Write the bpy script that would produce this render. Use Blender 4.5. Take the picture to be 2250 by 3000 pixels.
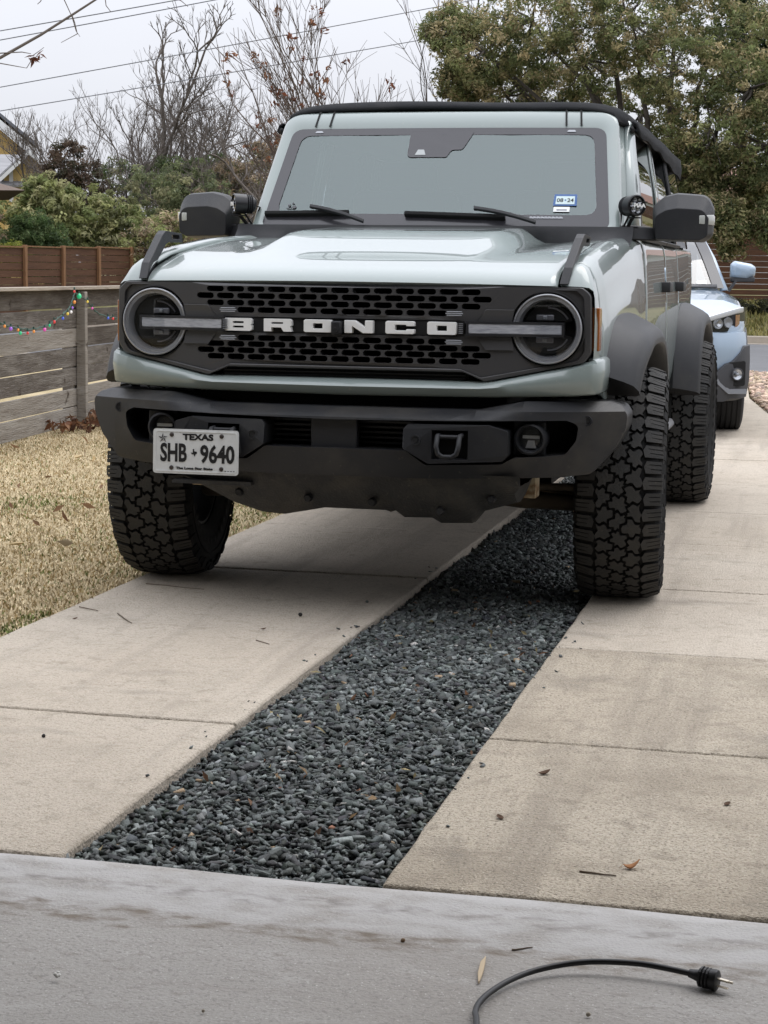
import bpy, bmesh, math, random
import numpy as np
from mathutils import Vector, Matrix

# ------------------------------------------------------------------ camera, sky, light, exposure
scene = bpy.context.scene
COL = scene.collection
for _o in list(bpy.data.objects):
    bpy.data.objects.remove(_o)

def setup_camera():
    yaw, pit, rol = 0.2300108, 0.1288523, 0.0132188
    F = Vector((-math.sin(yaw) * math.cos(pit), math.cos(yaw) * math.cos(pit), -math.sin(pit)))
    R = Vector((math.cos(yaw), math.sin(yaw), 0.0))
    U = R.cross(F)
    R2 = math.cos(rol) * R + math.sin(rol) * U
    U2 = math.cos(rol) * U - math.sin(rol) * R
    cam = bpy.data.cameras.new('camera')
    cam.sensor_fit = 'VERTICAL'
    cam.sensor_height = 24.0
    cam.lens = 24.0 * 5384.47 / 3000.0
    cam.clip_start = 0.05
    cam.clip_end = 2000.0
    o = bpy.data.objects.new('camera', cam)
    COL.objects.link(o)
    m = Matrix.Identity(4)
    for i in range(3):
        m[i][0], m[i][1], m[i][2] = R2[i], U2[i], -F[i]
    m[0][3], m[1][3], m[2][3] = 1.51447, -6.6018, 1.14424
    o.matrix_world = m
    scene.camera = o
setup_camera()

SUN_EL, SUN_AZ = math.radians(58), math.radians(35)
def setup_world():
    w = bpy.data.worlds.new('World')
    scene.world = w
    w.use_nodes = True
    nt = w.node_tree
    N, L = nt.nodes, nt.links
    N.clear()
    out = N.new('ShaderNodeOutputWorld')
    bg = N.new('ShaderNodeBackground')
    sky = N.new('ShaderNodeTexSky')
    sky.sky_type = 'NISHITA'
    sky.sun_disc = False
    sky.sun_elevation = SUN_EL
    sky.sun_rotation = SUN_AZ
    sky.air_density = 1.0
    sky.dust_density = 3.0
    tc = N.new('ShaderNodeTexCoord')
    sep = N.new('ShaderNodeSeparateXYZ')
    L.new(tc.outputs['Generated'], sep.inputs[0])
    # overcast sky: luminance rises towards the zenith (CIE overcast), softly mottled cloud
    mr = N.new('ShaderNodeMapRange')
    mr.inputs['From Min'].default_value = 0.0
    mr.inputs['From Max'].default_value = 1.0
    mr.inputs['To Min'].default_value = 0.58
    mr.inputs['To Max'].default_value = 2.1
    L.new(sep.outputs['Z'], mr.inputs['Value'])
    nz = N.new('ShaderNodeTexNoise')
    nz.inputs['Scale'].default_value = 3.0
    nz.inputs['Detail'].default_value = 5.0
    mp = N.new('ShaderNodeMapping')
    mp.inputs['Scale'].default_value = (1, 1, 3.5)
    L.new(tc.outputs['Generated'], mp.inputs[0])
    L.new(mp.outputs[0], nz.inputs['Vector'])
    mr2 = N.new('ShaderNodeMapRange')
    mr2.inputs['To Min'].default_value = 0.93
    mr2.inputs['To Max'].default_value = 1.07
    L.new(nz.outputs['Fac'], mr2.inputs['Value'])
    mul = N.new('ShaderNodeMath'); mul.operation = 'MULTIPLY'
    L.new(mr.outputs[0], mul.inputs[0]); L.new(mr2.outputs[0], mul.inputs[1])
    cloud = N.new('ShaderNodeVectorMath'); cloud.operation = 'SCALE'
    cloud.inputs[0].default_value = (0.945, 0.965, 1.04)
    L.new(mul.outputs[0], cloud.inputs['Scale'])
    sc = N.new('ShaderNodeVectorMath'); sc.operation = 'SCALE'
    sc.inputs['Scale'].default_value = 0.10
    L.new(sky.outputs[0], sc.inputs[0])
    mix = N.new('ShaderNodeMix'); mix.data_type = 'RGBA'
    mix.inputs[0].default_value = 0.93
    L.new(sc.outputs[0], mix.inputs[6]); L.new(cloud.outputs[0], mix.inputs[7])
    L.new(mix.outputs[2], bg.inputs['Color'])
    bg.inputs['Strength'].default_value = 1.0
    L.new(bg.outputs[0], out.inputs['Surface'])
setup_world()

def setup_sun():
    s = bpy.data.lights.new('sun', 'SUN')
    s.energy = 0.6
    s.angle = math.radians(35)
    s.color = (1.0, 0.97, 0.93)
    o = bpy.data.objects.new('sun', s)
    COL.objects.link(o)
    o.location = (0, 0, 30)
    d = Vector((math.sin(SUN_AZ) * math.cos(SUN_EL), math.cos(SUN_AZ) * math.cos(SUN_EL), math.sin(SUN_EL)))
    o.rotation_euler = d.to_track_quat('Z', 'Y').to_euler()
setup_sun()

scene.render.engine = 'CYCLES'
scene.view_settings.view_transform = 'Standard'
scene.view_settings.look = 'None'
scene.view_settings.gamma = 1.0
scene.view_settings.use_curve_mapping = False
scene.view_settings.exposure = 0.36
scene.cycles.use_denoising = True
try:
    scene.cycles.denoiser = 'OPENIMAGEDENOISE'
    scene.cycles.denoising_prefilter = 'ACCURATE'
except Exception:
    pass
scene.cycles.max_bounces = 8
scene.cycles.diffuse_bounces = 3
scene.cycles.glossy_bounces = 4
scene.cycles.transparent_max_bounces = 12
scene.cycles.caustics_reflective = False
scene.cycles.caustics_refractive = False
scene.cycles.sample_clamp_indirect = 6.0

# ------------------------------------------------------------------ helpers
rng = random.Random(7)

def lerp(a, b, t): return a + (b - a) * t
def clamp(x, a=0.0, b=1.0): return max(a, min(b, x))
def sstep(a, b, x):
    t = clamp((x - a) / (b - a)); return t * t * (3 - 2 * t)
def interp(tab, x):
    if x <= tab[0][0]: return tab[0][1]
    for (x0, y0), (x1, y1) in zip(tab, tab[1:]):
        if x <= x1: return lerp(y0, y1, (x - x0) / (x1 - x0))
    return tab[-1][1]

def wm(o):
    m = o.matrix_basis.copy()
    if o.parent is not None:
        m = wm(o.parent) @ o.matrix_parent_inverse @ m
    return m

def setp(o, parent, keep_world=True):
    o.parent = parent
    if keep_world:
        o.matrix_parent_inverse = wm(parent).inverted()

def tag(o, label=None, cat=None, group=None, kind=None):
    if label: o['label'] = label
    if cat: o['category'] = cat
    if group: o['group'] = group
    if kind: o['kind'] = kind
    return o

def empty(name, loc=(0, 0, 0), rz=0.0, label=None, cat=None, group=None, kind=None, parent=None):
    o = bpy.data.objects.new(name, None)
    COL.objects.link(o)
    o.empty_display_size = 0.1
    o.location = loc
    o.rotation_euler = (0, 0, rz)
    if parent is not None: setp(o, parent)
    return tag(o, label, cat, group, kind)

class MB:
    """collects vertices and faces for one mesh"""
    def __init__(s):
        s.v, s.f = [], []
    def add(s, vs, fs):
        n = len(s.v)
        s.v.extend([tuple(x) for x in vs])
        s.f.extend([tuple(i + n for i in f) for f in fs])
        return s
    def box(s, c, d, rot=None):
        x, y, z = d[0] / 2, d[1] / 2, d[2] / 2
        vs = [Vector((a * x, b * y, e * z)) for a in (-1, 1) for b in (-1, 1) for e in (-1, 1)]
        if rot is not None: vs = [rot @ v for v in vs]
        c = Vector(c)
        vs = [v + c for v in vs]
        return s.add(vs, [(0, 1, 3, 2), (4, 6, 7, 5), (0, 4, 5, 1), (2, 3, 7, 6), (0, 2, 6, 4), (1, 5, 7, 3)])
    def box2(s, a, b):
        return s.box([(p + q) / 2 for p, q in zip(a, b)], [abs(q - p) for p, q in zip(a, b)])
    def tube(s, pts, r, n=8, caps=True):
        pts = [Vector(p) for p in pts]
        rs = r if isinstance(r, (list, tuple)) else [r] * len(pts)
        base = len(s.v); up = None
        for i, p in enumerate(pts):
            d = (pts[min(i + 1, len(pts) - 1)] - pts[max(i - 1, 0)])
            if d.length < 1e-9: d = Vector((0, 0, 1))
            d.normalize()
            if up is None:
                up = d.cross(Vector((0, 0, 1)) if abs(d.z) < .9 else Vector((1, 0, 0))).normalized()
            else:
                up = (up - d * up.dot(d))
                up = up.normalized() if up.length > 1e-6 else d.orthogonal().normalized()
            q = d.cross(up)
            for k in range(n):
                a = 2 * math.pi * k / n
                s.v.append(tuple(p + (up * math.cos(a) + q * math.sin(a)) * rs[i]))
        for i in range(len(pts) - 1):
            for k in range(n):
                a, b = base + i * n + k, base + i * n + (k + 1) % n
                s.f.append((a, b, b + n, a + n))
        if caps:
            s.f.append(tuple(base + k for k in reversed(range(n))))
            e = base + (len(pts) - 1) * n
            s.f.append(tuple(e + k for k in range(n)))
        return s
    def loft(s, rows, closed=False, caps=False):
        """rows: list of point lists of equal length"""
        base = len(s.v); n = len(rows[0])
        for r in rows: s.v.extend([tuple(p) for p in r])
        m = n if closed else n - 1
        for i in range(len(rows) - 1):
            for k in range(m):
                a, b = base + i * n + k, base + i * n + (k + 1) % n
                s.f.append((a, b, b + n, a + n))
        if caps:
            s.f.append(tuple(base + k for k in reversed(range(n))))
            e = base + (len(rows) - 1) * n
            s.f.append(tuple(e + k for k in range(n)))
        return s
    def prism(s, poly, fn0, fn1):
        """poly: 2d outline; fn0, fn1 map (a,b) to 3d for the two faces"""
        n = len(poly)
        vs = [fn0(*p) for p in poly] + [fn1(*p) for p in poly]
        fs = [tuple(reversed(range(n))), tuple(range(n, 2 * n))]
        fs += [(i, (i + 1) % n, n + (i + 1) % n, n + i) for i in range(n)]
        return s.add(vs, fs)
    def ring(s, outer, inner, fn0, fn1):
        n = len(outer)
        vs = [fn0(*p) for p in outer] + [fn0(*p) for p in inner] + [fn1(*p) for p in outer] + [fn1(*p) for p in inner]
        fs = []
        for i in range(n):
            j = (i + 1) % n
            fs += [(i, j, n + j, n + i), (2 * n + i, 3 * n + i, 3 * n + j, 2 * n + j),
                   (i, 2 * n + i, 2 * n + j, j), (n + i, n + j, 3 * n + j, 3 * n + i)]
        return s.add(vs, fs)
    def lathe(s, prof, n=32, origin=(0, 0, 0), axis='X', closed=False, arc=None):
        """prof: (along axis, radius)"""
        o = Vector(origin); rows = []
        for k in range(n):
            a = 2 * math.pi * k / n
            c, d = math.cos(a), math.sin(a)
            row = []
            for h, r in prof:
                if axis == 'X': row.append(o + Vector((h, r * c, r * d)))
                elif axis == 'Y': row.append(o + Vector((r * c, h, r * d)))
                else: row.append(o + Vector((r * c, r * d, h)))
            rows.append(row)
        rows.append(rows[0])
        return s.loft(rows, closed=closed)
    def xf(s, m):
        s.v = [tuple(m @ Vector(p)) for p in s.v]; return s
    def bend(s, fn):
        s.v = [tuple(fn(*p)) for p in s.v]; return s
    def mirror(s):
        n = len(s.v)
        s.v.extend([(-x, y, z) for x, y, z in s.v[:n]])
        s.f.extend([tuple(i + n for i in reversed(f)) for f in list(s.f)])
        return s
    def mesh(s, name, recalc=True, merge=0.0):
        me = bpy.data.meshes.new(name)
        me.from_pydata(s.v, [], s.f)
        if recalc:
            bm = bmesh.new(); bm.from_mesh(me)
            if merge: bmesh.ops.remove_doubles(bm, verts=bm.verts, dist=merge)
            bmesh.ops.recalc_face_normals(bm, faces=bm.faces)
            bm.to_mesh(me); bm.free()
        return me
    def build(s, name, mat, parent=None, smooth=None, bevel=0, seg=2, angle=35, merge=0.0, sub=0, world=True, solid=0):
        return mkobj(name, s.mesh(name, merge=merge), mat, parent, smooth, bevel, seg, angle, sub, world, solid)

def mkobj(name, me, mat, parent=None, smooth=None, bevel=0, seg=2, angle=35, sub=0, world=True, solid=0):
    o = bpy.data.objects.new(name, me)
    COL.objects.link(o)
    if mat is not None:
        for m in (mat if isinstance(mat, (list, tuple)) else [mat]): me.materials.append(m)
    if parent is not None: setp(o, parent, world)
    if solid:
        md = o.modifiers.new('solid', 'SOLIDIFY'); md.thickness = abs(solid); md.offset = -1 if solid > 0 else 1
    if bevel:
        md = o.modifiers.new('bevel', 'BEVEL')
        md.width = bevel; md.segments = seg; md.limit_method = 'ANGLE'; md.angle_limit = math.radians(angle)
        md.use_clamp_overlap = True
    if sub:
        md = o.modifiers.new('sub', 'SUBSURF'); md.levels = sub; md.render_levels = sub
    if smooth is not None:
        me.shade_smooth()
        if smooth < 180: me.set_sharp_from_angle(angle=math.radians(smooth))
    elif bevel:
        me.shade_smooth(); me.set_sharp_from_angle(angle=math.radians(angle))
    return o

def bake(o):
    """apply the object's modifiers to its mesh"""
    dg = bpy.context.evaluated_depsgraph_get()
    dg.update()
    me = bpy.data.meshes.new_from_object(o.evaluated_get(dg))
    o.modifiers.clear()
    o.data = me
    return o

def cut(o, cutter_mb):
    """boolean difference, applied at once"""
    c = cutter_mb.build('cutter', None)
    md = o.modifiers.new('cut', 'BOOLEAN')
    md.operation = 'DIFFERENCE'; md.solver = 'EXACT'; md.object = c
    bake(o)
    bpy.data.objects.remove(c)
    return o

def rpoly(pts, radii, n=5):
    """polygon with rounded corners"""
    out = []; m = len(pts)
    for i, p in enumerate(pts):
        r = radii[i] if isinstance(radii, (list, tuple)) else radii
        p = Vector(p); a = Vector(pts[i - 1]) - p; b = Vector(pts[(i + 1) % m]) - p
        if r <= 0:
            out.extend([tuple(p)] * 1); continue
        ang = a.angle(b)
        d = min(r / math.tan(ang / 2), a.length * .49, b.length * .49)
        p0, p1 = p + a.normalized() * d, p + b.normalized() * d
        for k in range(n + 1):
            t = k / n
            out.append(tuple((1 - t) ** 2 * p0 + 2 * t * (1 - t) * p + t * t * p1))
    return out

def text_mb(body, height, width=None, bold=0.0, depth=0.001, align='CENTER', shear=0.0):
    """flat lettering as a mesh in the XY plane, centred on the origin, extruded in Z"""
    cu = bpy.data.curves.new('t', 'FONT')
    cu.body = body; cu.size = 1.0; cu.offset = bold; cu.extrude = 0.0; cu.shear = shear
    cu.resolution_u = 3
    o = bpy.data.objects.new('t', cu); COL.objects.link(o)
    dg = bpy.context.evaluated_depsgraph_get(); dg.update()
    me = bpy.data.meshes.new_from_object(o.evaluated_get(dg))
    bpy.data.objects.remove(o)
    v = np.array([p.co[:] for p in me.vertices])
    lo, hi = v.min(0), v.max(0)
    sy = height / (hi[1] - lo[1]); sx = (width / (hi[0] - lo[0])) if width else sy
    v = (v - (lo + hi) / 2) * np.array([sx, sy, 0])
    mb = MB(); n = len(v)
    fs = [tuple(p.vertices) for p in me.polygons]
    mb.v = [(x, y, 0) for x, y, _ in v] + [(x, y, depth) for x, y, _ in v]
    mb.f = [tuple(reversed(f)) for f in fs] + [tuple(i + n for i in f) for f in fs]
    cnt = {}
    for f in fs:
        for a, b in zip(f, f[1:] + f[:1]): cnt[(a, b)] = 1
    for (a, b) in list(cnt):
        if (b, a) not in cnt: mb.f.append((a, b, b + n, a + n))
    bpy.data.meshes.remove(me)
    return mb

def frame_m(o, right, up):
    """matrix taking local (x right, y up, z out) to the world"""
    r = Vector(right).normalized(); u = Vector(up); u = (u - r * u.dot(r)).normalized(); n = r.cross(u)
    m = Matrix.Identity(4)
    for i in range(3): m[i][0], m[i][1], m[i][2], m[i][3] = r[i], u[i], n[i], o[i]
    return m

def copy_tree(o, parent=None):
    c = o.copy(); COL.objects.link(c)
    if parent is not None: c.parent = parent
    for ch in [x for x in bpy.data.objects if x.parent == o]: copy_tree(ch, c)
    return c

# ------------------------------------------------------------------ materials
MATS = {}
def mat(name, color=(.5, .5, .5), rough=.5, metal=0.0, coat=0.0, coat_rough=.03, spec=.5, trans=0.0, ior=1.45,
        noise=None, bump=None, attr=None, emit=None, alpha=1.0, sheen=0.0, rvar=None, coord='Object'):
    """noise: list of (scale, detail, colour, low, high[, stretch]) layers mixed over the base colour; bump: list of (scale, strength, detail)"""
    if name in MATS: return MATS[name]
    m = bpy.data.materials.new(name); m.use_nodes = True
    nt = m.node_tree; N, L = nt.nodes, nt.links
    b = N['Principled BSDF']
    b.inputs['Base Color'].default_value = (*color, 1)
    b.inputs['Roughness'].default_value = rough
    b.inputs['Metallic'].default_value = metal
    b.inputs['Coat Weight'].default_value = coat
    b.inputs['Coat Roughness'].default_value = coat_rough
    b.inputs['Specular IOR Level'].default_value = spec
    b.inputs['Transmission Weight'].default_value = trans
    b.inputs['IOR'].default_value = ior
    b.inputs['Sheen Weight'].default_value = sheen
    b.inputs['Alpha'].default_value = alpha
    if emit:
        b.inputs['Emission Color'].default_value = (*emit[0], 1); b.inputs['Emission Strength'].default_value = emit[1]
    tc = None
    def coords(stretch=None):
        nonlocal tc
        if tc is None: tc = N.new('ShaderNodeTexCoord')
        if stretch:
            mp = N.new('ShaderNodeMapping'); mp.inputs['Scale'].default_value = stretch
            L.new(tc.outputs[coord], mp.inputs[0]); return mp.outputs[0]
        return tc.outputs[coord]
    cur = None
    if attr:
        a = N.new('ShaderNodeAttribute'); a.attribute_name = attr; cur = a.outputs['Color']
    for lay in (noise or []):
        sc, det, colr, lo, hi = lay[:5]; st = lay[5] if len(lay) > 5 else None
        nz = N.new('ShaderNodeTexNoise'); nz.inputs['Scale'].default_value = sc; nz.inputs['Detail'].default_value = det
        nz.inputs['Roughness'].default_value = .6
        L.new(coords(st), nz.inputs['Vector'])
        mr = N.new('ShaderNodeMapRange'); mr.inputs['From Min'].default_value = lo; mr.inputs['From Max'].default_value = hi
        L.new(nz.outputs['Fac'], mr.inputs['Value'])
        mx = N.new('ShaderNodeMix'); mx.data_type = 'RGBA'
        L.new(mr.outputs[0], mx.inputs[0])
        if cur is None: mx.inputs[6].default_value = (*color, 1)
        else: L.new(cur, mx.inputs[6])
        mx.inputs[7].default_value = (*colr, 1)
        cur = mx.outputs[2]
    if cur is not None: L.new(cur, b.inputs['Base Color'])
    if rvar:
        nz = N.new('ShaderNodeTexNoise'); nz.inputs['Scale'].default_value = rvar[0]; nz.inputs['Detail'].default_value = 4
        L.new(coords(), nz.inputs['Vector'])
        mr = N.new('ShaderNodeMapRange'); mr.inputs['From Min'].default_value = .3; mr.inputs['From Max'].default_value = .7
        mr.inputs['To Min'].default_value = rvar[1]; mr.inputs['To Max'].default_value = rvar[2]
        L.new(nz.outputs['Fac'], mr.inputs['Value']); L.new(mr.outputs[0], b.inputs['Roughness'])
    prev = None
    for bp in (bump or []):
        nz = N.new('ShaderNodeTexNoise'); nz.inputs['Scale'].default_value = bp[0]
        nz.inputs['Detail'].default_value = bp[2] if len(bp) > 2 else 3
        L.new(coords(bp[3] if len(bp) > 3 else None), nz.inputs['Vector'])
        bn = N.new('ShaderNodeBump'); bn.inputs['Strength'].default_value = bp[1]; bn.inputs['Distance'].default_value = .02
        L.new(nz.outputs['Fac'], bn.inputs['Height'])
        if prev is not None: L.new(prev, bn.inputs['Normal'])
        prev = bn.outputs[0]
    if prev is not None: L.new(prev, b.inputs['Normal'])
    MATS[name] = m
    return m

def glass_mat(name, tint=(.8, .85, .85), refl=.12, rough=.0, opaque=0.0, body=(.02, .025, .025), gloss=(1, 1, 1)):
    """thin pane: fresnel-weighted mirror over a tinted see-through sheet"""
    if name in MATS: return MATS[name]
    m = bpy.data.materials.new(name); m.use_nodes = True
    nt = m.node_tree; N, L = nt.nodes, nt.links
    N.remove(N['Principled BSDF'])
    out = N['Material Output']
    tr = N.new('ShaderNodeBsdfTransparent'); tr.inputs[0].default_value = (*tint, 1)
    gl = N.new('ShaderNodeBsdfGlossy'); gl.inputs['Roughness'].default_value = rough; gl.inputs[0].default_value = (*gloss, 1)
    df = N.new('ShaderNodeBsdfDiffuse'); df.inputs[0].default_value = (*body, 1)
    fc = N.new('ShaderNodeLayerWeight'); fc.inputs['Blend'].default_value = .5
    lw = N.new('ShaderNodeMath'); lw.operation = 'POWER'; lw.inputs[1].default_value = 4.5
    L.new(fc.outputs['Facing'], lw.inputs[0])
    mr = N.new('ShaderNodeMapRange'); mr.inputs['From Max'].default_value = 1.0
    mr.inputs['To Min'].default_value = refl; mr.inputs['To Max'].default_value = 1.0
    L.new(lw.outputs[0], mr.inputs['Value'])
    m0 = N.new('ShaderNodeMixShader'); m0.inputs[0].default_value = opaque
    L.new(tr.outputs[0], m0.inputs[1]); L.new(df.outputs[0], m0.inputs[2])
    mx = N.new('ShaderNodeMixShader')
    L.new(mr.outputs[0], mx.inputs[0]); L.new(m0.outputs[0], mx.inputs[1]); L.new(gl.outputs[0], mx.inputs[2])
    L.new(mx.outputs[0], out.inputs['Surface'])
    MATS[name] = m
    return m

PAINT = mat('cactus_grey_paint', (.236, .280, .268), .36, coat=1.0, coat_rough=.012, spec=.6, noise=[(3, 6, (.262, .288, .270), .55, .85), (55, 5, (.33, .34, .31), .64, .80)])
PLASTIC = mat('textured_black_plastic', (.0145, .015, .017), .46, spec=.42, bump=[(700, .16, 2)], noise=[(5, 5, (.034, .033, .031), .52, .85), (60, 4, (.05, .048, .044), .66, .85)])
PLASTIC_D = mat('dusty_black_plastic', (.0145, .015, .017), .44, spec=.46, noise=[(4, 6, (.048, .044, .038), .50, .80), (50, 5, (.085, .077, .062), .64, .82)], bump=[(600, .16, 2)])
GRILLE = mat('charcoal_grille_paint', (.054, .053, .0545), .34, coat=.35, coat_rough=.25, noise=[(6, 4, (.060, .058, .056), .45, .8)])
BLACK = mat('black_void', (.006, .006, .006), .8)
RUBBER = mat('tyre_rubber', (.009, .009, .009), .8, spec=.3, noise=[(14, 5, (.026, .024, .021), .5, .85)], bump=[(120, .15, 3)])
TREAD = mat('dusty_tread_top', (.038, .0375, .036), .7, spec=.35, noise=[(14, 5, (.052, .048, .042), .42, .8), (90, 4, (.085, .077, .064), .64, .82)], bump=[(160, .2, 3)])  # paler dusty block tops; grooves stay darker rubber to paint in their shade
CHROME = mat('satin_silver', (.48, .49, .51), .28, metal=1.0)
GREYRING = mat('grey_lamp_ring', (.30, .31, .33), .22, metal=.35, coat=.8)
WHITE = mat('white_letter', (.78, .78, .76), .35)
LENS = glass_mat('clear_lens', (.92, .93, .94), .03)
DRL = mat('frosted_drl', (.42, .43, .46), .2, coat=1.0, noise=[(30, 2, (.27, .28, .31), .4, .7, (1, 1, 6))])
FABRIC = mat('soft_top_fabric', (.020, .021, .023), .95, spec=.2, bump=[(260, .25, 2), (7, .35, 2)], noise=[(5, 4, (.034, .034, .034), .45, .75)])
AMBER = mat('amber_lens', (.32, .10, .02), .25, coat=1.0)
RUST = mat('dusty_tan_metal', (.11, .088, .062), .8, noise=[(12, 5, (.055, .045, .035), .4, .75)])
SKID = mat('skid_plate', (.030, .030, .030), .66, noise=[(7, 7, (.075, .068, .056), .46, .78), (60, 4, (.10, .09, .072), .62, .8)], bump=[(14, .25, 5), (120, .25, 3)])
# ------------------------------------------------------------------ ground, driveway, street
def nmesh(name, verts, faces, mat_, colors=None, smooth=False, parent=None):
    """fast mesh from arrays: verts (n,3), faces (m,k)"""
    me = bpy.data.meshes.new(name)
    n, (m, k) = len(verts), faces.shape
    me.vertices.add(n); me.vertices.foreach_set('co', np.ascontiguousarray(verts, dtype=np.float32).ravel())
    me.loops.add(m * k); me.loops.foreach_set('vertex_index', np.ascontiguousarray(faces, dtype=np.int32).ravel())
    me.polygons.add(m)
    me.polygons.foreach_set('loop_start', np.arange(0, m * k, k, dtype=np.int32))
    me.polygons.foreach_set('loop_total', np.full(m, k, dtype=np.int32))
    me.update(calc_edges=True)
    if colors is not None:
        ca = me.color_attributes.new('tone', 'FLOAT_COLOR', 'POINT')
        c4 = np.ones((n, 4), dtype=np.float32); c4[:, :3] = colors
        ca.data.foreach_set('color', c4.ravel())
    if smooth: me.shade_smooth()
    me.materials.append(mat_)
    o = bpy.data.objects.new(name, me); COL.objects.link(o)
    if parent is not None: setp(o, parent)
    return o

def ico():
    t = (1 + 5 ** .5) / 2
    v = np.array([(-1, t, 0), (1, t, 0), (-1, -t, 0), (1, -t, 0), (0, -1, t), (0, 1, t), (0, -1, -t), (0, 1, -t), (t, 0, -1), (t, 0, 1), (-t, 0, -1), (-t, 0, 1)], float)
    v /= np.linalg.norm(v[0])
    f = np.array([(0, 11, 5), (0, 5, 1), (0, 1, 7), (0, 7, 10), (0, 10, 11), (1, 5, 9), (5, 11, 4), (11, 10, 2), (10, 7, 6), (7, 1, 8), (3, 9, 4), (3, 4, 2), (3, 2, 6), (3, 6, 8), (3, 8, 9), (4, 9, 5), (2, 4, 11), (6, 2, 10), (8, 6, 7), (9, 8, 1)])
    return v, f

def rot_batch(g, n, tilt):
    """random rotations: yaw uniform, tilt limited"""
    a = g.uniform(0, 2 * np.pi, n); b = g.normal(0, tilt, n); c = g.normal(0, tilt, n)
    ca, sa, cb, sb, cc, sc = np.cos(a), np.sin(a), np.cos(b), np.sin(b), np.cos(c), np.sin(c)
    Rz = np.zeros((n, 3, 3)); Rz[:, 0, 0] = ca; Rz[:, 0, 1] = -sa; Rz[:, 1, 0] = sa; Rz[:, 1, 1] = ca; Rz[:, 2, 2] = 1
    Rx = np.zeros((n, 3, 3)); Rx[:, 0, 0] = 1; Rx[:, 1, 1] = cb; Rx[:, 1, 2] = -sb; Rx[:, 2, 1] = sb; Rx[:, 2, 2] = cb
    Ry = np.zeros((n, 3, 3)); Ry[:, 1, 1] = 1; Ry[:, 0, 0] = cc; Ry[:, 0, 2] = sc; Ry[:, 2, 0] = -sc; Ry[:, 2, 2] = cc
    return np.einsum('nij,njk,nkl->nil', Rz, Rx, Ry)

def stones(name, pos, size, cols, mat_, seed=1, flat=.45, tilt=.35, elong=1.5, parent=None, chips=False):
    g = np.random.default_rng(seed); n = len(pos)
    v0, f0 = ico()
    if chips:
        # angular broken shards: skewed boxes with pinched corners
        v0 = np.array([(-1, -1, -1), (1, -1, -1), (1, 1, -1), (-1, 1, -1), (-1, -1, 1), (1, -1, 1), (1, 1, 1), (-1, 1, 1)], float) * .72
        f0 = np.array([(0, 2, 1), (0, 3, 2), (4, 5, 6), (4, 6, 7), (0, 1, 5), (0, 5, 4), (1, 2, 6), (1, 6, 5), (2, 3, 7), (2, 7, 6), (3, 0, 4), (3, 4, 7)])
        v = v0[None] * g.uniform(.45, 1.35, (n, 8, 3))
    else:
        v = v0[None] * g.uniform(.72, 1.25, (n, 12, 1))
    nv = len(v0)
    sc = np.stack([g.uniform(1.0, elong, n), g.uniform(.7, 1.0, n), g.uniform(flat * .6, flat * 1.3, n)], 1) * size[:, None]
    v = v * sc[:, None, :]
    v = np.einsum('nij,nkj->nki', rot_batch(g, n, tilt), v) + pos[:, None, :]
    f = (f0[None] + (np.arange(n) * nv)[:, None, None]).reshape(-1, 3)
    c = np.repeat(cols, nv, 0)
    return nmesh(name, v.reshape(-1, 3), f, mat_, c, parent=parent)

TAN = (.49, .425, .345)
CONC = mat('driveway_concrete', TAN, .9, spec=.25, noise=[(.9, 6, (.55, .49, .41), .35, .7), (3.2, 7, (.39, .34, .275), .50, .82), (1.3, 8, (.25, .22, .185), .60, .78, (1, 2.6, 1)), (14, 6, (.33, .285, .225), .56, .74), (1.1, 7, (.33, .285, .235), .52, .74, (5, .35, 1)),
            (60, 4, (.38, .325, .255), .50, .74), (140, 3, (.27, .23, .18), .56, .72), (230, 2, (.68, .62, .53), .60, .76)], bump=[(150, .55, 4), (40, .18, 5), (9, .10, 5)])
CONC2 = mat('driveway_concrete_old', (.445, .382, .298), .9, spec=.25, noise=[(.9, 6, (.51, .45, .36), .35, .7), (2.6, 7, (.30, .255, .195), .48, .78), (1.7, 8, (.165, .150, .128), .585, .74, (1.5, 1, 1)), (14, 6, (.29, .25, .195), .54, .72), (1.1, 7, (.29, .25, .20), .50, .72, (5, .35, 1)),
            (60, 4, (.34, .29, .22), .50, .74), (140, 3, (.20, .17, .13), .52, .68), (230, 2, (.68, .62, .53), .60, .76)], bump=[(150, .65, 4), (40, .22, 5), (9, .12, 5)])
GREYC = mat('garage_concrete', (.340, .325, .302), .82, spec=.35, noise=[(1.3, 6, (.295, .275, .250), .38, .7), (4, 7, (.42, .405, .385), .54, .8, (1, 2.5, 1)), (2.3, 8, (.24, .215, .19), .60, .78, (.8, 3.5, 1)), (9, 7, (.27, .25, .23), .58, .74, (1, 2, 1)), (26, 7, (.26, .24, .215), .56, .72, (1, 1.8, 1)), (120, 3, (.23, .215, .20), .53, .72), (220, 2, (.58, .56, .54), .62, .78)],
            bump=[(160, .26, 4), (10, .10, 5)])
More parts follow.
